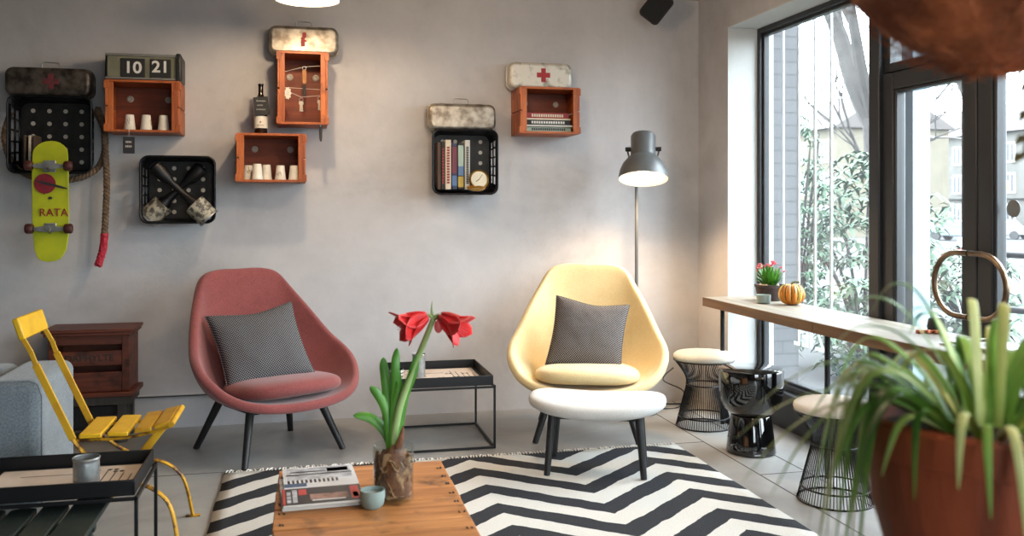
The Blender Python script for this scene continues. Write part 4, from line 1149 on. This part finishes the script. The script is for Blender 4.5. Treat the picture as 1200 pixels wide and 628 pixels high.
# loudspeaker
t = thing('wall_speaker', 'black loudspeaker mounted high on the wall near the corner', 'speaker', (2.235, 5.50, 2.625), 0, rot=(R(18), R(38), R(-12)))
MB().prism(rrect(.15, .20, .03, 5), -.06, .07, XZ).done('cabinet', 'speaker', t, .012, 3)
MB().prism(rrect(.125, .175, .025, 5), -.066, -.058, XZ).done('grille', 'grille', t, .003)
MB().cyl((0, -.0665, .07), (0, -.069, .07), .006, seg=12).done('badge', 'disc', t)
MB().box(-.02, .02, .07, .2, -.02, .02).done('bracket', 'black', t)

# ------------------------------------------------------------------ window bar
BX0, BX1, BZ = 2.397, 2.79, .766
t = thing('window_bar', 'long narrow oak bar counter along the window on black pipe legs', 'bar counter', (0, 0, 0))
for a, b in ((3.923, 5.155), (2.62, 3.917)):
    o = MB().box(BX0 + .004, BX1, a, b, BZ - .055, BZ).done('counter_board', 'bar_top', t, .002)
    MB().box(BX0, BX0 + .0045, a + .001, b - .001, BZ - .054, BZ - .0012).done('board_edge', 'bar_edge', o, .001)
for y in (5.06, 3.93, 2.75): MB().cyl((2.485, y, 0), (2.485, y, BZ - .055), .0135, seg=14).done('leg', 'black', t)

t = thing('flower_pot', 'dark brown flower pot with pink blossoms on the window bar', 'potted plant', (2.70, 4.88, BZ))
MB().lathe([(0, 0), (.062, 0), (.066, .004), (.082, .078), (.087, .08), (.088, .095), (.08, .095), (.076, .075), (0, .073)], 32).done('pot', 'pot_dark', t)
m = MB(); random.seed(4)
for k in range(170):
    a = random.uniform(0, 2*PI); r = random.uniform(.0, .105); h = random.uniform(.10, .2) - r*.25
    b = V((.03*math.cos(a)*r/.1, .03*math.sin(a)*r/.1, .075)); e = V((r*math.cos(a), r*math.sin(a), h + .03))
    m.strap([b, (b + e)/2 + V((0, 0, .015)), e + V((random.uniform(-.015, .015), random.uniform(-.015, .015), 0))], lambda s: .0085*math.sin(PI*min(1, .12 + s*.87)) + .0003, V((-math.sin(a), math.cos(a), random.uniform(-.5, .5))))
m.done('foliage', 'leaf_g', t)
for k in range(24):
    a = k*2.4; q_ = (k*.618) % 1; r = .012 + .095*q_; c = V((r*math.cos(a), r*math.sin(a), .205 + .03*((k*.37) % 1) - .07*q_*((k*.71) % 1)))
    m = MB()
    for q in range(7):
        an = q*2*PI/7
        m.strap([c, c + V((.007*math.cos(an), .007*math.sin(an), .007)), c + V((.014*math.cos(an), .014*math.sin(an), .009))], lambda s: .006*math.sin(PI*min(1, .25 + .7*s)), V((-math.sin(an), math.cos(an), 0)))
    m.ball(c + V((0, 0, .003)), .0065, seg=8, rings=6); m.done('blossom', ('pink', 'bud', 'pink')[k % 3], t)
m = MB()
for k in range(14):
    a = k*2.4; r = .06*((k*.618) % 1) + .012; m.ball((r*math.cos(a), r*math.sin(a), .086), .013, seg=8, rings=6)
m.done('pebble_filling', 'b_cream', t)

t = thing('ceramic_cup', 'small pale grey ceramic cup next to the flower pot', 'cup', (2.583, 4.735, BZ))
MB().lathe([(0, 0), (.032, 0), (.039, .006), (.041, .05), (.037, .05), (.035, .012), (0, .009)], 28).done('cup_wall', 'sage', t)
MB().lathe([(0, .036), (.036, .036)], 28).done('wax', 'wax', t)

t = thing('pumpkin', 'small orange and yellow striped pumpkin on the window bar', 'pumpkin', (2.70, 4.63, BZ))
NR = 12
for k in range(NR):
    def seg_(u, v, k=k):
        a = 2*PI*(k + u)/NR; ph = PI*v
        rr = .044 + .026*math.sin(ph)**.8 * 1; bul = 1 + .13*math.sin(PI*u)
        r = .067*math.sin(ph)**.7*bul
        return V((r*math.cos(a), r*math.sin(a), .062 - .061*math.cos(ph)*(1 - .14*max(0, (v - .8)/.2)) ))
    MB().grid(seg_, 9, 15).done('rib', ('pump_o', 'pump_y')[k % 2] if k != 7 else 'pump_o', t)
m = MB()
for k in range(NR):
    for off, p0, wd_ in ((0, .9, .0045), (.5, 1.7, .0028)):
        a = 2*PI*(k + off)/NR; kk = 1.0 if off == 0 else 1.13
        m.tube([V((.067*math.sin(p)**.7*kk*math.cos(a), .067*math.sin(p)**.7*kk*math.sin(a), .062 - .061*math.cos(p))) for p in [p0 + (2.7 - p0)*q/9 for q in range(10)]], [.0008, wd_*.6, wd_, wd_*.7, wd_, wd_*.8, wd_, wd_, wd_*.7, .0008], 6)
m.done('green_stripe', 'pump_g', t)
MB().tube([(0, 0, .104), (.004, 0, .124), (.02, -.006, .131), (.042, -.012, .128)], [.011, .007, .006, .007], 8).done('stem', 'pump_g', t)

t = thing('dark_cup', 'dark charcoal tealight cup on the window bar', 'cup', (2.735, 3.47, BZ))
MB().lathe([(0, 0), (.028, 0), (.036, .008), (.039, .025), (.033, .06), (.03, .06), (.033, .028), (0, .01)], 28).done('cup_wall', 'char', t)
MB().lathe([(0, .04), (.031, .04)], 28).done('wax', 'wax', t)
t = thing('copper_rings', 'flat copper coloured metal links beside the charcoal tealight cup', 'ornament', (2.67, 3.45, BZ))
for k in range(3):
    MB().prism(rrect(.03, .03, .01, 4, -.035 + .033*k, -.01*k + .0), 0, .016, XY).done('link', 'copper', t, .004)
def mag2(label, x, y, z, rz, c): 
    t = thing('magazine', label, 'magazine', (x, y, z), rz, 'magazines at the end of the window bar')
    MB().box(-.1, .1, -.14, .14, 0, .007).done('pages', 'pages', t, .001); MB().box(-.101, .101, -.141, .141, .007, .0082).done('cover', c, t)
    MB().box(-.08, .08, .05, .12, .0082, .0088).done('headline', 'mag_black', t); MB().box(-.07, .07, -.11, .02, .0082, .0088).done('cover_photo', 'mag_grey', t)
mag2('pale magazine under another at the end of the window bar', 2.62, 3.03, BZ, R(12), 'mag_grey'); mag2('white magazine topmost at the end of the window bar', 2.625, 3.02, BZ + .0095, R(-4), 'mag_white')

# ------------------------------------------------------------------ wire stools and glossy side table
def wire_stool(label, loc):
    t = thing('wire_stool', label, 'stool', loc, 0, 'wire stools with pale seats')
    prof = [(.165, .0), (.125, .16), (.104, .25), (.115, .31), (.178, .398)]
    P = catmull([(r, 0, z) for r, z in prof], 5)
    for k in range(2): pass
    m = MB(); N = 72
    for i in range(N):
        a = 2*PI*i/N
        m.tube([(p.x*math.cos(a), p.x*math.sin(a), p.z + .004) for p in P], .0021, 4, cap=False)
    m.done('wire_cage', 'black', t)
    for r, z in ((.165, .004), (.150, .062), (.104, .252), (.178, .40)):
        MB().tube([(r*math.cos(2*PI*k/48), r*math.sin(2*PI*k/48), z) for k in range(48)], .0042, 8, closed=True).done('ring', 'black', t)
    MB().lathe([(0, .398), (.165, .398), (.178, .404), (.183, .418), (.18, .432), (.165, .443), (.1, .449), (0, .451)], 48).done('seat_cushion', 'stool_fab', t, smooth=180)
    return t
wire_stool('black wire stool with pale round seat in the corner by the lamp', (2.352, 5.04, 0))
wire_stool('black wire stool with pale round seat behind the spider plant', (2.335, 3.63, 0))
t = thing('side_table', 'glossy black goblet shaped side table between the wire stools', 'side table', (2.352, 4.45, 0))
MB().lathe([(0, 0), (.128, 0), (.133, .004), (.133, .012), (.106, .198), (.104, .202), (0, .204)], 56).done('foot', 'gloss', t)
MB().lathe([(0, .2), (.07, .2), (.105, .206), (.14, .235), (.163, .285), (.171, .345), (.172, .440), (.170, .448), (.163, .452), (0, .452)], 56).done('bowl_top', 'gloss', t)
MB().prism(rrect(.036, .008, .002, 3, -.01, .015), -.1335, -.131, lambda u, v, d: V((u - .02, d, v))).done('maker_plate', 'steel', t)

# power strip with its cable by the wall
t = thing('power_cable', 'black power lead with plug lying by the wall behind the stool', 'cable')
MB().tube(catmull([(2.05, 5.64, .008), (2.25, 5.62, .01), (2.36, 5.60, .012), (2.5, 5.58, .01)], 6), .006, 8).done('lead', 'cable', t)
MB().tube(catmull([(2.02, 5.52, .008), (2.2, 5.5, .01), (2.4, 5.52, .008), (2.45, 5.56, .1), (2.33, 5.62, .17), (2.42, 5.66, .24)], 6), .004, 8).done('thin_lead', 'cable', t)
MB().prism(rrect(.07, .045, .01, 4, 2.27, 5.6), .001, .04, XY).done('plug', 'cable', t, .006)

# ------------------------------------------------------------------ foreground plants
PX = cv(.585, 0, 1.10)
t = thing('plant_pot', 'rust coloured terracotta pot overflowing with spider plant', 'potted plant', (PX.x, PX.y, .857))
MB().lathe([(0, 0), (.095, 0), (.112, .01), (.137, .10), (.142, .165), (.147, .168), (.149, .205), (.141, .21), (.135, .2), (.13, .17), (0, .165)], 48).done('pot', 'terracotta', t)
MB().lathe([(0, .19), (.08, .188), (.132, .182)], 32).done('soil', 'soil', t)
random.seed(31)
A0 = -TH          # bearing of the room's right-hand direction
g1, g2 = MB(), MB()
def arch(m, ang, reach, rise, drop, w, tw=.0, base=.03):
    """a strap leaf that leaves the soil, clears the pot's rim and droops beyond it"""
    d = V((math.cos(ang), math.sin(ang), 0)); sd = V((-math.sin(ang), math.cos(ang), tw)); wb = random.uniform(-.035, .035)
    P = [(base, .175), (.075, .185 + rise*.75), (.135, .212 + rise), (.15 + reach*.35, .212 + rise*.98 - drop*.10), (.15 + reach*.72, .212 + rise*.7 - drop*.45), (.15 + reach, .212 + rise*.4 - drop)]
    m.strap(catmull([d*r + V((0, 0, z)) + sd*wb*(i/5)**2 for i, (r, z) in enumerate(P)], 5), lambda s: w*(.7 + 1.4*s*(1 - s))*(1 - s**5) + .0004, sd, .35)
def upright(m, ang, reach, rise, w):
    d = V((math.cos(ang), math.sin(ang), 0)); sd = V((-math.sin(ang), math.cos(ang), .2)); wb = random.uniform(-.05, .05)
    P = [(.02, .175), (.02 + reach*.2, .175 + rise*.55), (.02 + reach*.5, .175 + rise*.95), (.02 + reach*.8, .175 + rise), (.02 + reach, .175 + rise*.8)]
    m.strap(catmull([d*r + V((0, 0, z)) + sd*wb*(i/4)**2 for i, (r, z) in enumerate(P)], 5), lambda s: w*(.7 + 1.4*s*(1 - s))*(1 - s**5) + .0004, sd, .35)
def some(lo, hi, n, rc, ri, dr, w=(.005, .0075)):
    for k in range(n):
        arch(g2 if random.random() < .3 else g1, R(random.uniform(lo, hi)) + A0, random.uniform(*rc), random.uniform(*ri), random.uniform(*dr), random.uniform(*w), random.uniform(-.4, .4), random.uniform(.01, .06))
some(150, 205, 15, (.02, .09), (.02, .06), (.06, .26))          # arching over the pot's left side
some(90, 150, 10, (.03, .14), (.02, .08), (.02, .2))
some(20, 90, 14, (.03, .14), (.03, .09), (.02, .2))
some(-40, 20, 14, (.03, .10), (.02, .07), (.05, .25))
some(205, 240, 4, (.015, .04), (.01, .025), (.05, .2), (.0045, .006))
for ang, dr in ((248, .22), (262, .3), (292, .2)): arch(g2, R(ang) + A0, .03, .015, dr, .0048)
for ang, rc, ri, dr in ((176, .16, .03, .05), (183, .15, .02, .09), (190, .13, .03, .10), (170, .13, .06, .03)): arch(g1, R(ang) + A0, rc, ri, dr, .006, .3)
for ang, rc, ri in ((165, .12, .19), (150, .08, .16), (172, .17, .14), (120, .1, .15), (60, .12, .14), (20, .14, .15), (200, .08, .12), (90, .05, .17), (155, .16, .17), (40, .08, .16)): upright(g1 if rc > .09 else g2, R(ang) + A0, rc, ri, .0062)
g1.done('green_leaves', 'spider', t, smooth=180); g2.done('striped_leaves', 'spider2', t, smooth=180)
# stand under the pot
t2 = thing('plant_stand', 'plain wooden stand carrying the spider plant pot', 'stand', (PX.x, PX.y, 0))
MB().lathe([(0, .82), (.15, .82), (.155, .83), (.15, .856), (0, .856)], 36).done('stand_top', 'chest', t2)
for k in range(3): MB().cyl((.14*math.cos(k*2.09), .14*math.sin(k*2.09), 0), (.09*math.cos(k*2.09), .09*math.sin(k*2.09), .81), .014, .018).done('leg', 'chest', t2)

HB = cv(.545, 0, 1.02)
t = thing('hanging_basket', 'orange brown coir hanging basket in the upper corner', 'hanging basket', (HB.x, HB.y, 1.648))
b = MB(); b.lathe([(0, -.163)] + [(.163*math.sin(R(a))*(1.03), -.163*math.cos(R(a))) for a in range(8, 91, 6)] + [(.172, .01), (.15, .012), (.0, .0)], 64)
for v_ in b.bm.verts:
    k = 1 + .035*noise.noise(v_.co*18) + .02*noise.noise(v_.co*55); v_.co *= k
b.done('coir_liner', 'coir', t)
m = MB(); random.seed(9)
for k in range(420):
    a = random.uniform(0, 2*PI); e = random.uniform(5, 88); r = .166; p = V((math.cos(a)*math.sin(R(e)), math.sin(a)*math.sin(R(e)), -math.cos(R(e))))
    d = V((random.uniform(-1, 1), random.uniform(-1, 1), random.uniform(-1, 1))); d = (d - p*d.dot(p)).normalized()
    m.tube([p*r, p*(r + .008) + d*.02, p*(r + random.uniform(-.002, .016)) + d*.045], .0007, 4)
m.done('coir_hair', 'coir', t)
MB().tube([(.174*math.cos(2*PI*k/48), .174*math.sin(2*PI*k/48), .008) for k in range(48)], .005, 8, closed=True).done('wire_rim', 'black', t)
MB().lathe([(0, .02), (.1, .016), (.15, .006)], 32).done('soil', 'soil', t)
for k in range(3):
    a = k*2.09 + .4; MB().cyl((.174*math.cos(a), .174*math.sin(a), .008), (0, 0, .75), .0025, seg=6).done('chain', 'black', t)
MB().cyl((0, 0, .74), (0, 0, ZC - 1.648), .003, seg=6).done('hook', 'black', t)
for k in range(40):
    pass
m = MB(); random.seed(12)
for k in range(40):
    a = random.uniform(0, 2*PI); d = V((math.cos(a), math.sin(a), 0)); rc = random.uniform(.06, .15); h = random.uniform(.08, .22)
    m.strap(catmull([V((0, 0, .015)) + d*.03, d*(.03 + rc*.3) + V((0, 0, .015 + h*.7)), d*(.03 + rc*.7) + V((0, 0, .015 + h)), d*(.03 + rc) + V((0, 0, .015 + h*.8))], 4), lambda s: .009*(.7 + 1.2*s*(1 - s))*(1 - s**5) + .0004, V((-math.sin(a), math.cos(a), 0)), .3)
m.done('foliage', 'spider', t)
m = MB(); P = catmull([cv(.10, .02, .12), cv(.118, -.08, .135), cv(.125, -.17, .14), cv(.115, -.26, .14)], 6)
m.tube(P, .002, 6)
for i, p in enumerate(P[6::2]):
    for s in (-1, 1):
        e = p + cv(s*.016 + random.uniform(-.006, .006), -.012 + random.uniform(-.01, .01), 0)
        m.strap([p, (p + e)/2 + V((0, 0, .003)), e], lambda s_: .006*math.sin(PI*min(1, .15 + .8*s_)) + .0003, cv(.3, 1, .4))
m.done('trailing_stem', 'autumn', t)

# ------------------------------------------------------------------ outside
struct(MB().box(2.95, 16, -14, 30, -.22, -.02).done('pavement', 'pave'))
struct(MB().box(16, 120, -60, 160, -1.3, -1.0).done('street', 'road'))
struct(MB().box(15.6, 16, -14, 60, -1.1, .05).done('kerb_wall', 'facade'))
bp = MB().box(2.93, 3.235, 5.46, 5.9, -.1, 3.6).done('wall_outside', 'brick'); struct(bp)
t = thing('trellis', 'white upright trellis rods outside the window against the brick pier', 'trellis', (3.0, 0, 0))
for y in (5.245, 5.06, 4.876, 4.705): MB().cyl((0, y, .70), (0, y, 2.9), .009, seg=10).done('rod', 'white_metal', t)
for z, nm in ((2.88, 'top_rail'), (.68, 'bottom_rail')): MB().box(-.012, .012, 4.6, 5.46, z, z + .035).done(nm, 'white_metal', t)
struct(MB().box(3.0, 3.1, 3.98, 4.09, -.02, 2.6).done('trim_5', 'blue_strip'))  # pale blue upright strip just behind the door frame
t = thing('handrail', 'dark steel handrail outside the far glass door', 'railing', (3.7, 3.3, 0))
for z in (.76, 1.06): MB().cyl((0, 1.15, z), (.6, -1.2, z), .018, seg=12).done('rail', 'black', t)
for s in (0.04, .5, .97): MB().cyl((.6*s, 1.15 - 2.35*s, -.02), (.6*s, 1.15 - 2.35*s, 1.06), .016, seg=12).done('upright', 'black', t)

def leaf_cloud(m, c, rx, ry, rz, n, L, wd, rnd, droop=.3):
    for k in range(n):
        while True:
            p = V((rnd.uniform(-1, 1), rnd.uniform(-1, 1), rnd.uniform(-1, 1)))
            if .25 < p.length < 1: break
        if rnd.random() < .5: p = p.normalized()*rnd.uniform(.75, 1.0)
        q = V((c[0] + p.x*rx, c[1] + p.y*ry, c[2] + p.z*rz)); a0 = rnd.uniform(0, 6)
        for j in range(6):
            a = a0 + j*PI/3 + rnd.uniform(-.2, .2); d = V((math.cos(a), math.sin(a), rnd.uniform(-.5, .5)))
            l = L*rnd.uniform(.7, 1.2)
            m.strap([q, q + d*l*.5 + V((0, 0, .01)), q + d*l - V((0, 0, droop*l))], lambda s: wd*math.sin(PI*min(1, .1 + s*.87)) + .0004, V((-math.sin(a), math.cos(a), .2)), .2)
def bush(label, x, y, z0, rx, ry, h, n, seed, c='ever', L=.13, wd=.02):
    rnd = random.Random(seed)
    t = thing('evergreen_bush', label, 'bush', (x, y, -.02), 0, 'evergreen bushes outside the window')
    m = MB(); leaf_cloud(m, (0, 0, z0 + h/2), rx, ry, h/2, n, L, wd, rnd); m.done('foliage', c, t, smooth=180)
    m = MB()
    for k in range(9):
        a = rnd.uniform(0, 6.28); e = V((rx*.7*math.cos(a), ry*.7*math.sin(a), z0 + h*rnd.uniform(.5, .9)))
        m.tube(catmull([(0, 0, 0), e*.4 + V((0, 0, .15)), e], 4), [.02]*4 + [.012]*4 + [.005], 6)
    m.done('branch', 'bark', t)
bush('broad glossy leaved bush filling the fixed window beside the trellis', 4.75, 6.95, .1, .75, .8, 1.75, 300, 1)
bush('low glossy leaved bush seen through the door glass', 5.6, 6.7, .05, .45, .45, .95, 110, 2)
bush('narrow dark conifer shrub just behind the white trellis rods', 4.05, 6.9, .05, .28, .35, 2.2, 330, 3, 'thuja', .06, .012)
bush('dwarf shrub low down beyond the fixed window', 4.2, 6.2, .0, .35, .4, .8, 90, 4)

def tree(label, loc, seed, h, trunk_r, lean, split_z, leaves, spread=.5):
    rnd = random.Random(seed)
    t = thing('street_tree', label, 'tree', loc, 0, 'bare trees on the street')
    tr = MB(); br = MB(); lf = MB()
    base = V((0, 0, 0)); sp = V(lean)*split_z + V((0, 0, split_z))
    tr.tube(catmull([base, sp*.5 + V((.05, 0, 0)), sp], 6), [trunk_r*(1 - .25*k/12) for k in range(13)], 14)
    tr.done('trunk', 'bark', t)
    def grow(m, p, d, r, L, depth):
        pts = [p]; q = p
        for k in range(4):
            d2 = (d + V((rnd.uniform(-.22, .22), rnd.uniform(-.22, .22), rnd.uniform(-.1, .16)))).normalized(); q = q + d2*L/4; pts.append(q); d = d2
        c = catmull(pts, 3); m.tube(c, [r*(1 - .5*k/(len(c)-1)) for k in range(len(c))], 8 if r > .03 else 5)
        if depth == 0 or r < .004:
            for k in range(leaves):
                e = q + V((rnd.uniform(-.25, .25), rnd.uniform(-.25, .25), rnd.uniform(-.3, .2)))
                a = rnd.uniform(0, 6); lf.strap([e, e + V((math.cos(a)*.04, math.sin(a)*.04, -.02)), e + V((math.cos(a)*.07, math.sin(a)*.07, -.06))], lambda s: .03*math.sin(PI*min(1, .1 + s*.85)), V((-math.sin(a), math.cos(a), .3)))
            return
        for k in range(3 if depth > 1 else 2):
            nd = (d + V((rnd.uniform(-1, 1), rnd.uniform(-1, 1), rnd.uniform(-.25, .55)))*spread*1.2).normalized()
            grow(m, q if k < 2 else pts[2], nd, r*rnd.uniform(.5, .68), L*rnd.uniform(.65, .85), depth - 1)
    for dx, dy, rr in ((-.38, .25, .8), (.3, -.2, .75), (-.02, -.3, .6), (-.3, -.35, .5)):
        grow(br, sp - V((0, 0, .15)), V((dx, dy, 1)).normalized(), trunk_r*rr*.75, h*.3, 4)
    br.done('branch', 'bark', t)
    if leaves: lf.done('leaves', 'autumn', t)
    else: lf.bm.free()
    return t
tree('grey forked tree close outside the fixed window', (6.3, 8.85, -.02), 5, 8.0, .20, (-.02, .03, 0), 2.35, 1)
tree('forked tree with few yellow leaves seen through the door', (9.0, 10.6, -.02), 11, 9, .2, (.06, -.02, 0), 2.5, 3)
tree('bare tree at the kerb beyond the far glass door', (14.5, 11.4, -.02), 17, 8, .16, (0, 0, 0), 2.6, 3)
tree('slender bare tree far down the street', (24, 34, -1.0), 23, 9, .2, (0, 0, 0), 3, 0)

# buildings across the street
def building(label, x, y0, y1, h, c, rows, cols):
    t = thing('town_house', label, 'building', (x, 0, -1.0), 0, 'buildings across the street')
    MB().box(0, 10, y0, y1, 0, h).done('facade', c, t)
    MB().prism([(-.5, h), (5, h + 3.2), (10.5, h)], y0 - .3, y1 + .3, lambda u, v, d: V((u, d, v))).done('roof', 'roof', t)
    MB().box(-.25, 0, y0, y1, h*.34, h*.34 + .25).done('cornice', c, t)
    dy = (y1 - y0) / cols; dz = h / (rows + .3)
    for i in range(cols):
        for j in range(rows):
            ym = y0 + dy*(i + .5); zm = dz*(j + .62)
            f = MB(); frame_rect(f, -.08, .02, ym - .6, ym + .6, zm - .9, zm + .9, .12); f.box(-.08, 0, ym - .04, ym + .04, zm - .8, zm + .8)
            f = f.done('window_frame', 'sign_white', t)
            MB().box(-.03, .01, ym - .5, ym + .5, zm - .8, zm + .8).done('pane', 'pane_far', f)
building('long pale building across the street seen through the door', 62, 40, 108, 9.2, 'facade', 3, 20)
building('gabled house behind the bushes beyond the trellis', 40, 62, 78, 8.5, 'facade2', 3, 5)

def car(label, loc, rz, paint):
    t = thing('parked_car', label, 'car', loc, rz, 'cars parked along the street')
    sec = [(-2.15, .35), (-2.2, .6), (-2.05, .88), (-1.2, .95), (-.75, 1.38), (.65, 1.42), (1.35, .98), (2.0, .88), (2.2, .6), (2.15, .32)]
    MB().prism(sec, -.85, .85, lambda u, v, d: V((u, d * (.86 if v > 1.2 else 1), v))).done('body', paint, t, .06, 3)
    m = MB()
    for s in (-1, 1): m.prism([(-1.0, .98), (-.68, 1.32), (.0, 1.34), (.55, 1.34), (1.12, 1.0)], s*.80 - .05, s*.80 + .05, lambda u, v, d: V((u, d * (.97 if v > 1.2 else 1.06), v)))
    m.done('side_window', 'pane_far', t)
    for u in (-1.35, 1.35):
        for s in (-1, 1): MB().lathe([(0, -.1), (.32, -.1), (.34, -.06), (.34, .1), (.2, .12), (0, .1)], 24, mx=Matrix.Translation((u, s*.78, .32)) @ Matrix.Rotation(R(90), 4, 'X')).done('wheel', 'tyre', t)
    for s in (-1, 1): MB().box(2.1, 2.2, s*.6 - .15, s*.6 + .15, .62, .74).done('headlight', 'sign_white', t, .02)
    return t
car('silver car parked across the street seen through the door', (50, 56.5, -1.0), R(112), 'car1')
car('blue grey car parked beside the door frame across the street', (44.5, 54.0, -1.0), R(112), 'car2')
car('dark car parked across the street beyond the far door', (53, 49.5, -1.0), R(112), 'car2')

t = thing('street_lamp', 'curved street lamp across the road seen through the door', 'street lamp', (30, 34.6, -1.0))
MB().tube(catmull([(0, 0, 0), (0, 0, 4.2), (-.25, .5, 5.2), (-.7, 1.5, 5.55), (-1.1, 2.3, 5.6)], 6), .05, 10).done('mast', 'ash', t)
MB().ball((-1.2, 2.5, 5.58), .28, 1.2, 1.2, .5).done('lamp_head', 'char', t)
t = thing('yellow_sign', 'yellow street sign board across the road', 'sign', (36, 41.2, -1.0))
MB().cyl((0, 0, 0), (0, 0, 3.6), .04).done('post', 'ash', t)
MB().box(-.9, .9, -.03, .03, 3.2, 3.75).done('board', 'sign_yellow', t, .02)
t = thing('bollard', 'pale round bollard on the pavement outside the door', 'bollard', (7.2, 8.7, -.02))
MB().lathe([(0, 0), (.06, 0), (.06, .95), (.045, 1.0), (0, 1.01)], 20).done('post_body', 'white_metal', t); MB().lathe([(.061, .8), (.062, .81), (.062, .88), (.061, .89)], 20).done('band', 'sign_red', t)

# ------------------------------------------------------------------ light
wd = bpy.data.worlds.new('overcast'); S.world = wd; wd.use_nodes = True
nt = wd.node_tree; bg = nt.nodes['Background']
tc = nt.nodes.new('ShaderNodeTexCoord'); sp = nt.nodes.new('ShaderNodeSeparateXYZ'); nt.links.new(tc.outputs['Generated'], sp.inputs[0])
rp = ramp(nt, [(.48, (.30, .33, .35)), (.55, (.52, .58, .62)), (.75, (.9, .98, 1.06)), (1, (1, 1.08, 1.18))])
mr = nt.nodes.new('ShaderNodeMapRange'); mr.inputs['From Min'].default_value = -1; mr.inputs['From Max'].default_value = 1
nt.links.new(sp.outputs[2], mr.inputs['Value']); nt.links.new(mr.outputs[0], rp.inputs['Fac'])
nt.links.new(rp.outputs[0], bg.inputs['Color']); bg.inputs['Strength'].default_value = 19.0

def portal(name, loc, rot, sx, sy):
    l = bpy.data.lights.new(name, 'AREA'); l.shape = 'RECTANGLE'; l.size = sx; l.size_y = sy; l.cycles.is_portal = True
    o = bpy.data.objects.new(name, l); COL.objects.link(o); o.location = loc; o.rotation_euler = rot
portal('sky_portal', (2.93, 3.7, 1.3), (0, R(90), 0), 2.3, 3.2)
portal('sky_portal', (2.93, .57, 1.3), (0, R(90), 0), 2.3, 2.4)
portal('sky_portal', (1.17, YF - .15, 1.5), (R(90), 0, 0), 1.7, 2.0)

S.view_settings.view_transform = 'Standard'; S.view_settings.look = 'None'; S.view_settings.gamma = 1
S.view_settings.use_curve_mapping = False; S.view_settings.exposure = 0.2
S.cycles.use_denoising = True
S.cycles.max_bounces = 10; S.cycles.diffuse_bounces = 6; S.cycles.transparent_max_bounces = 16
S.cycles.sample_clamp_indirect = 8; S.cycles.caustics_reflective = False; S.cycles.caustics_refractive = False
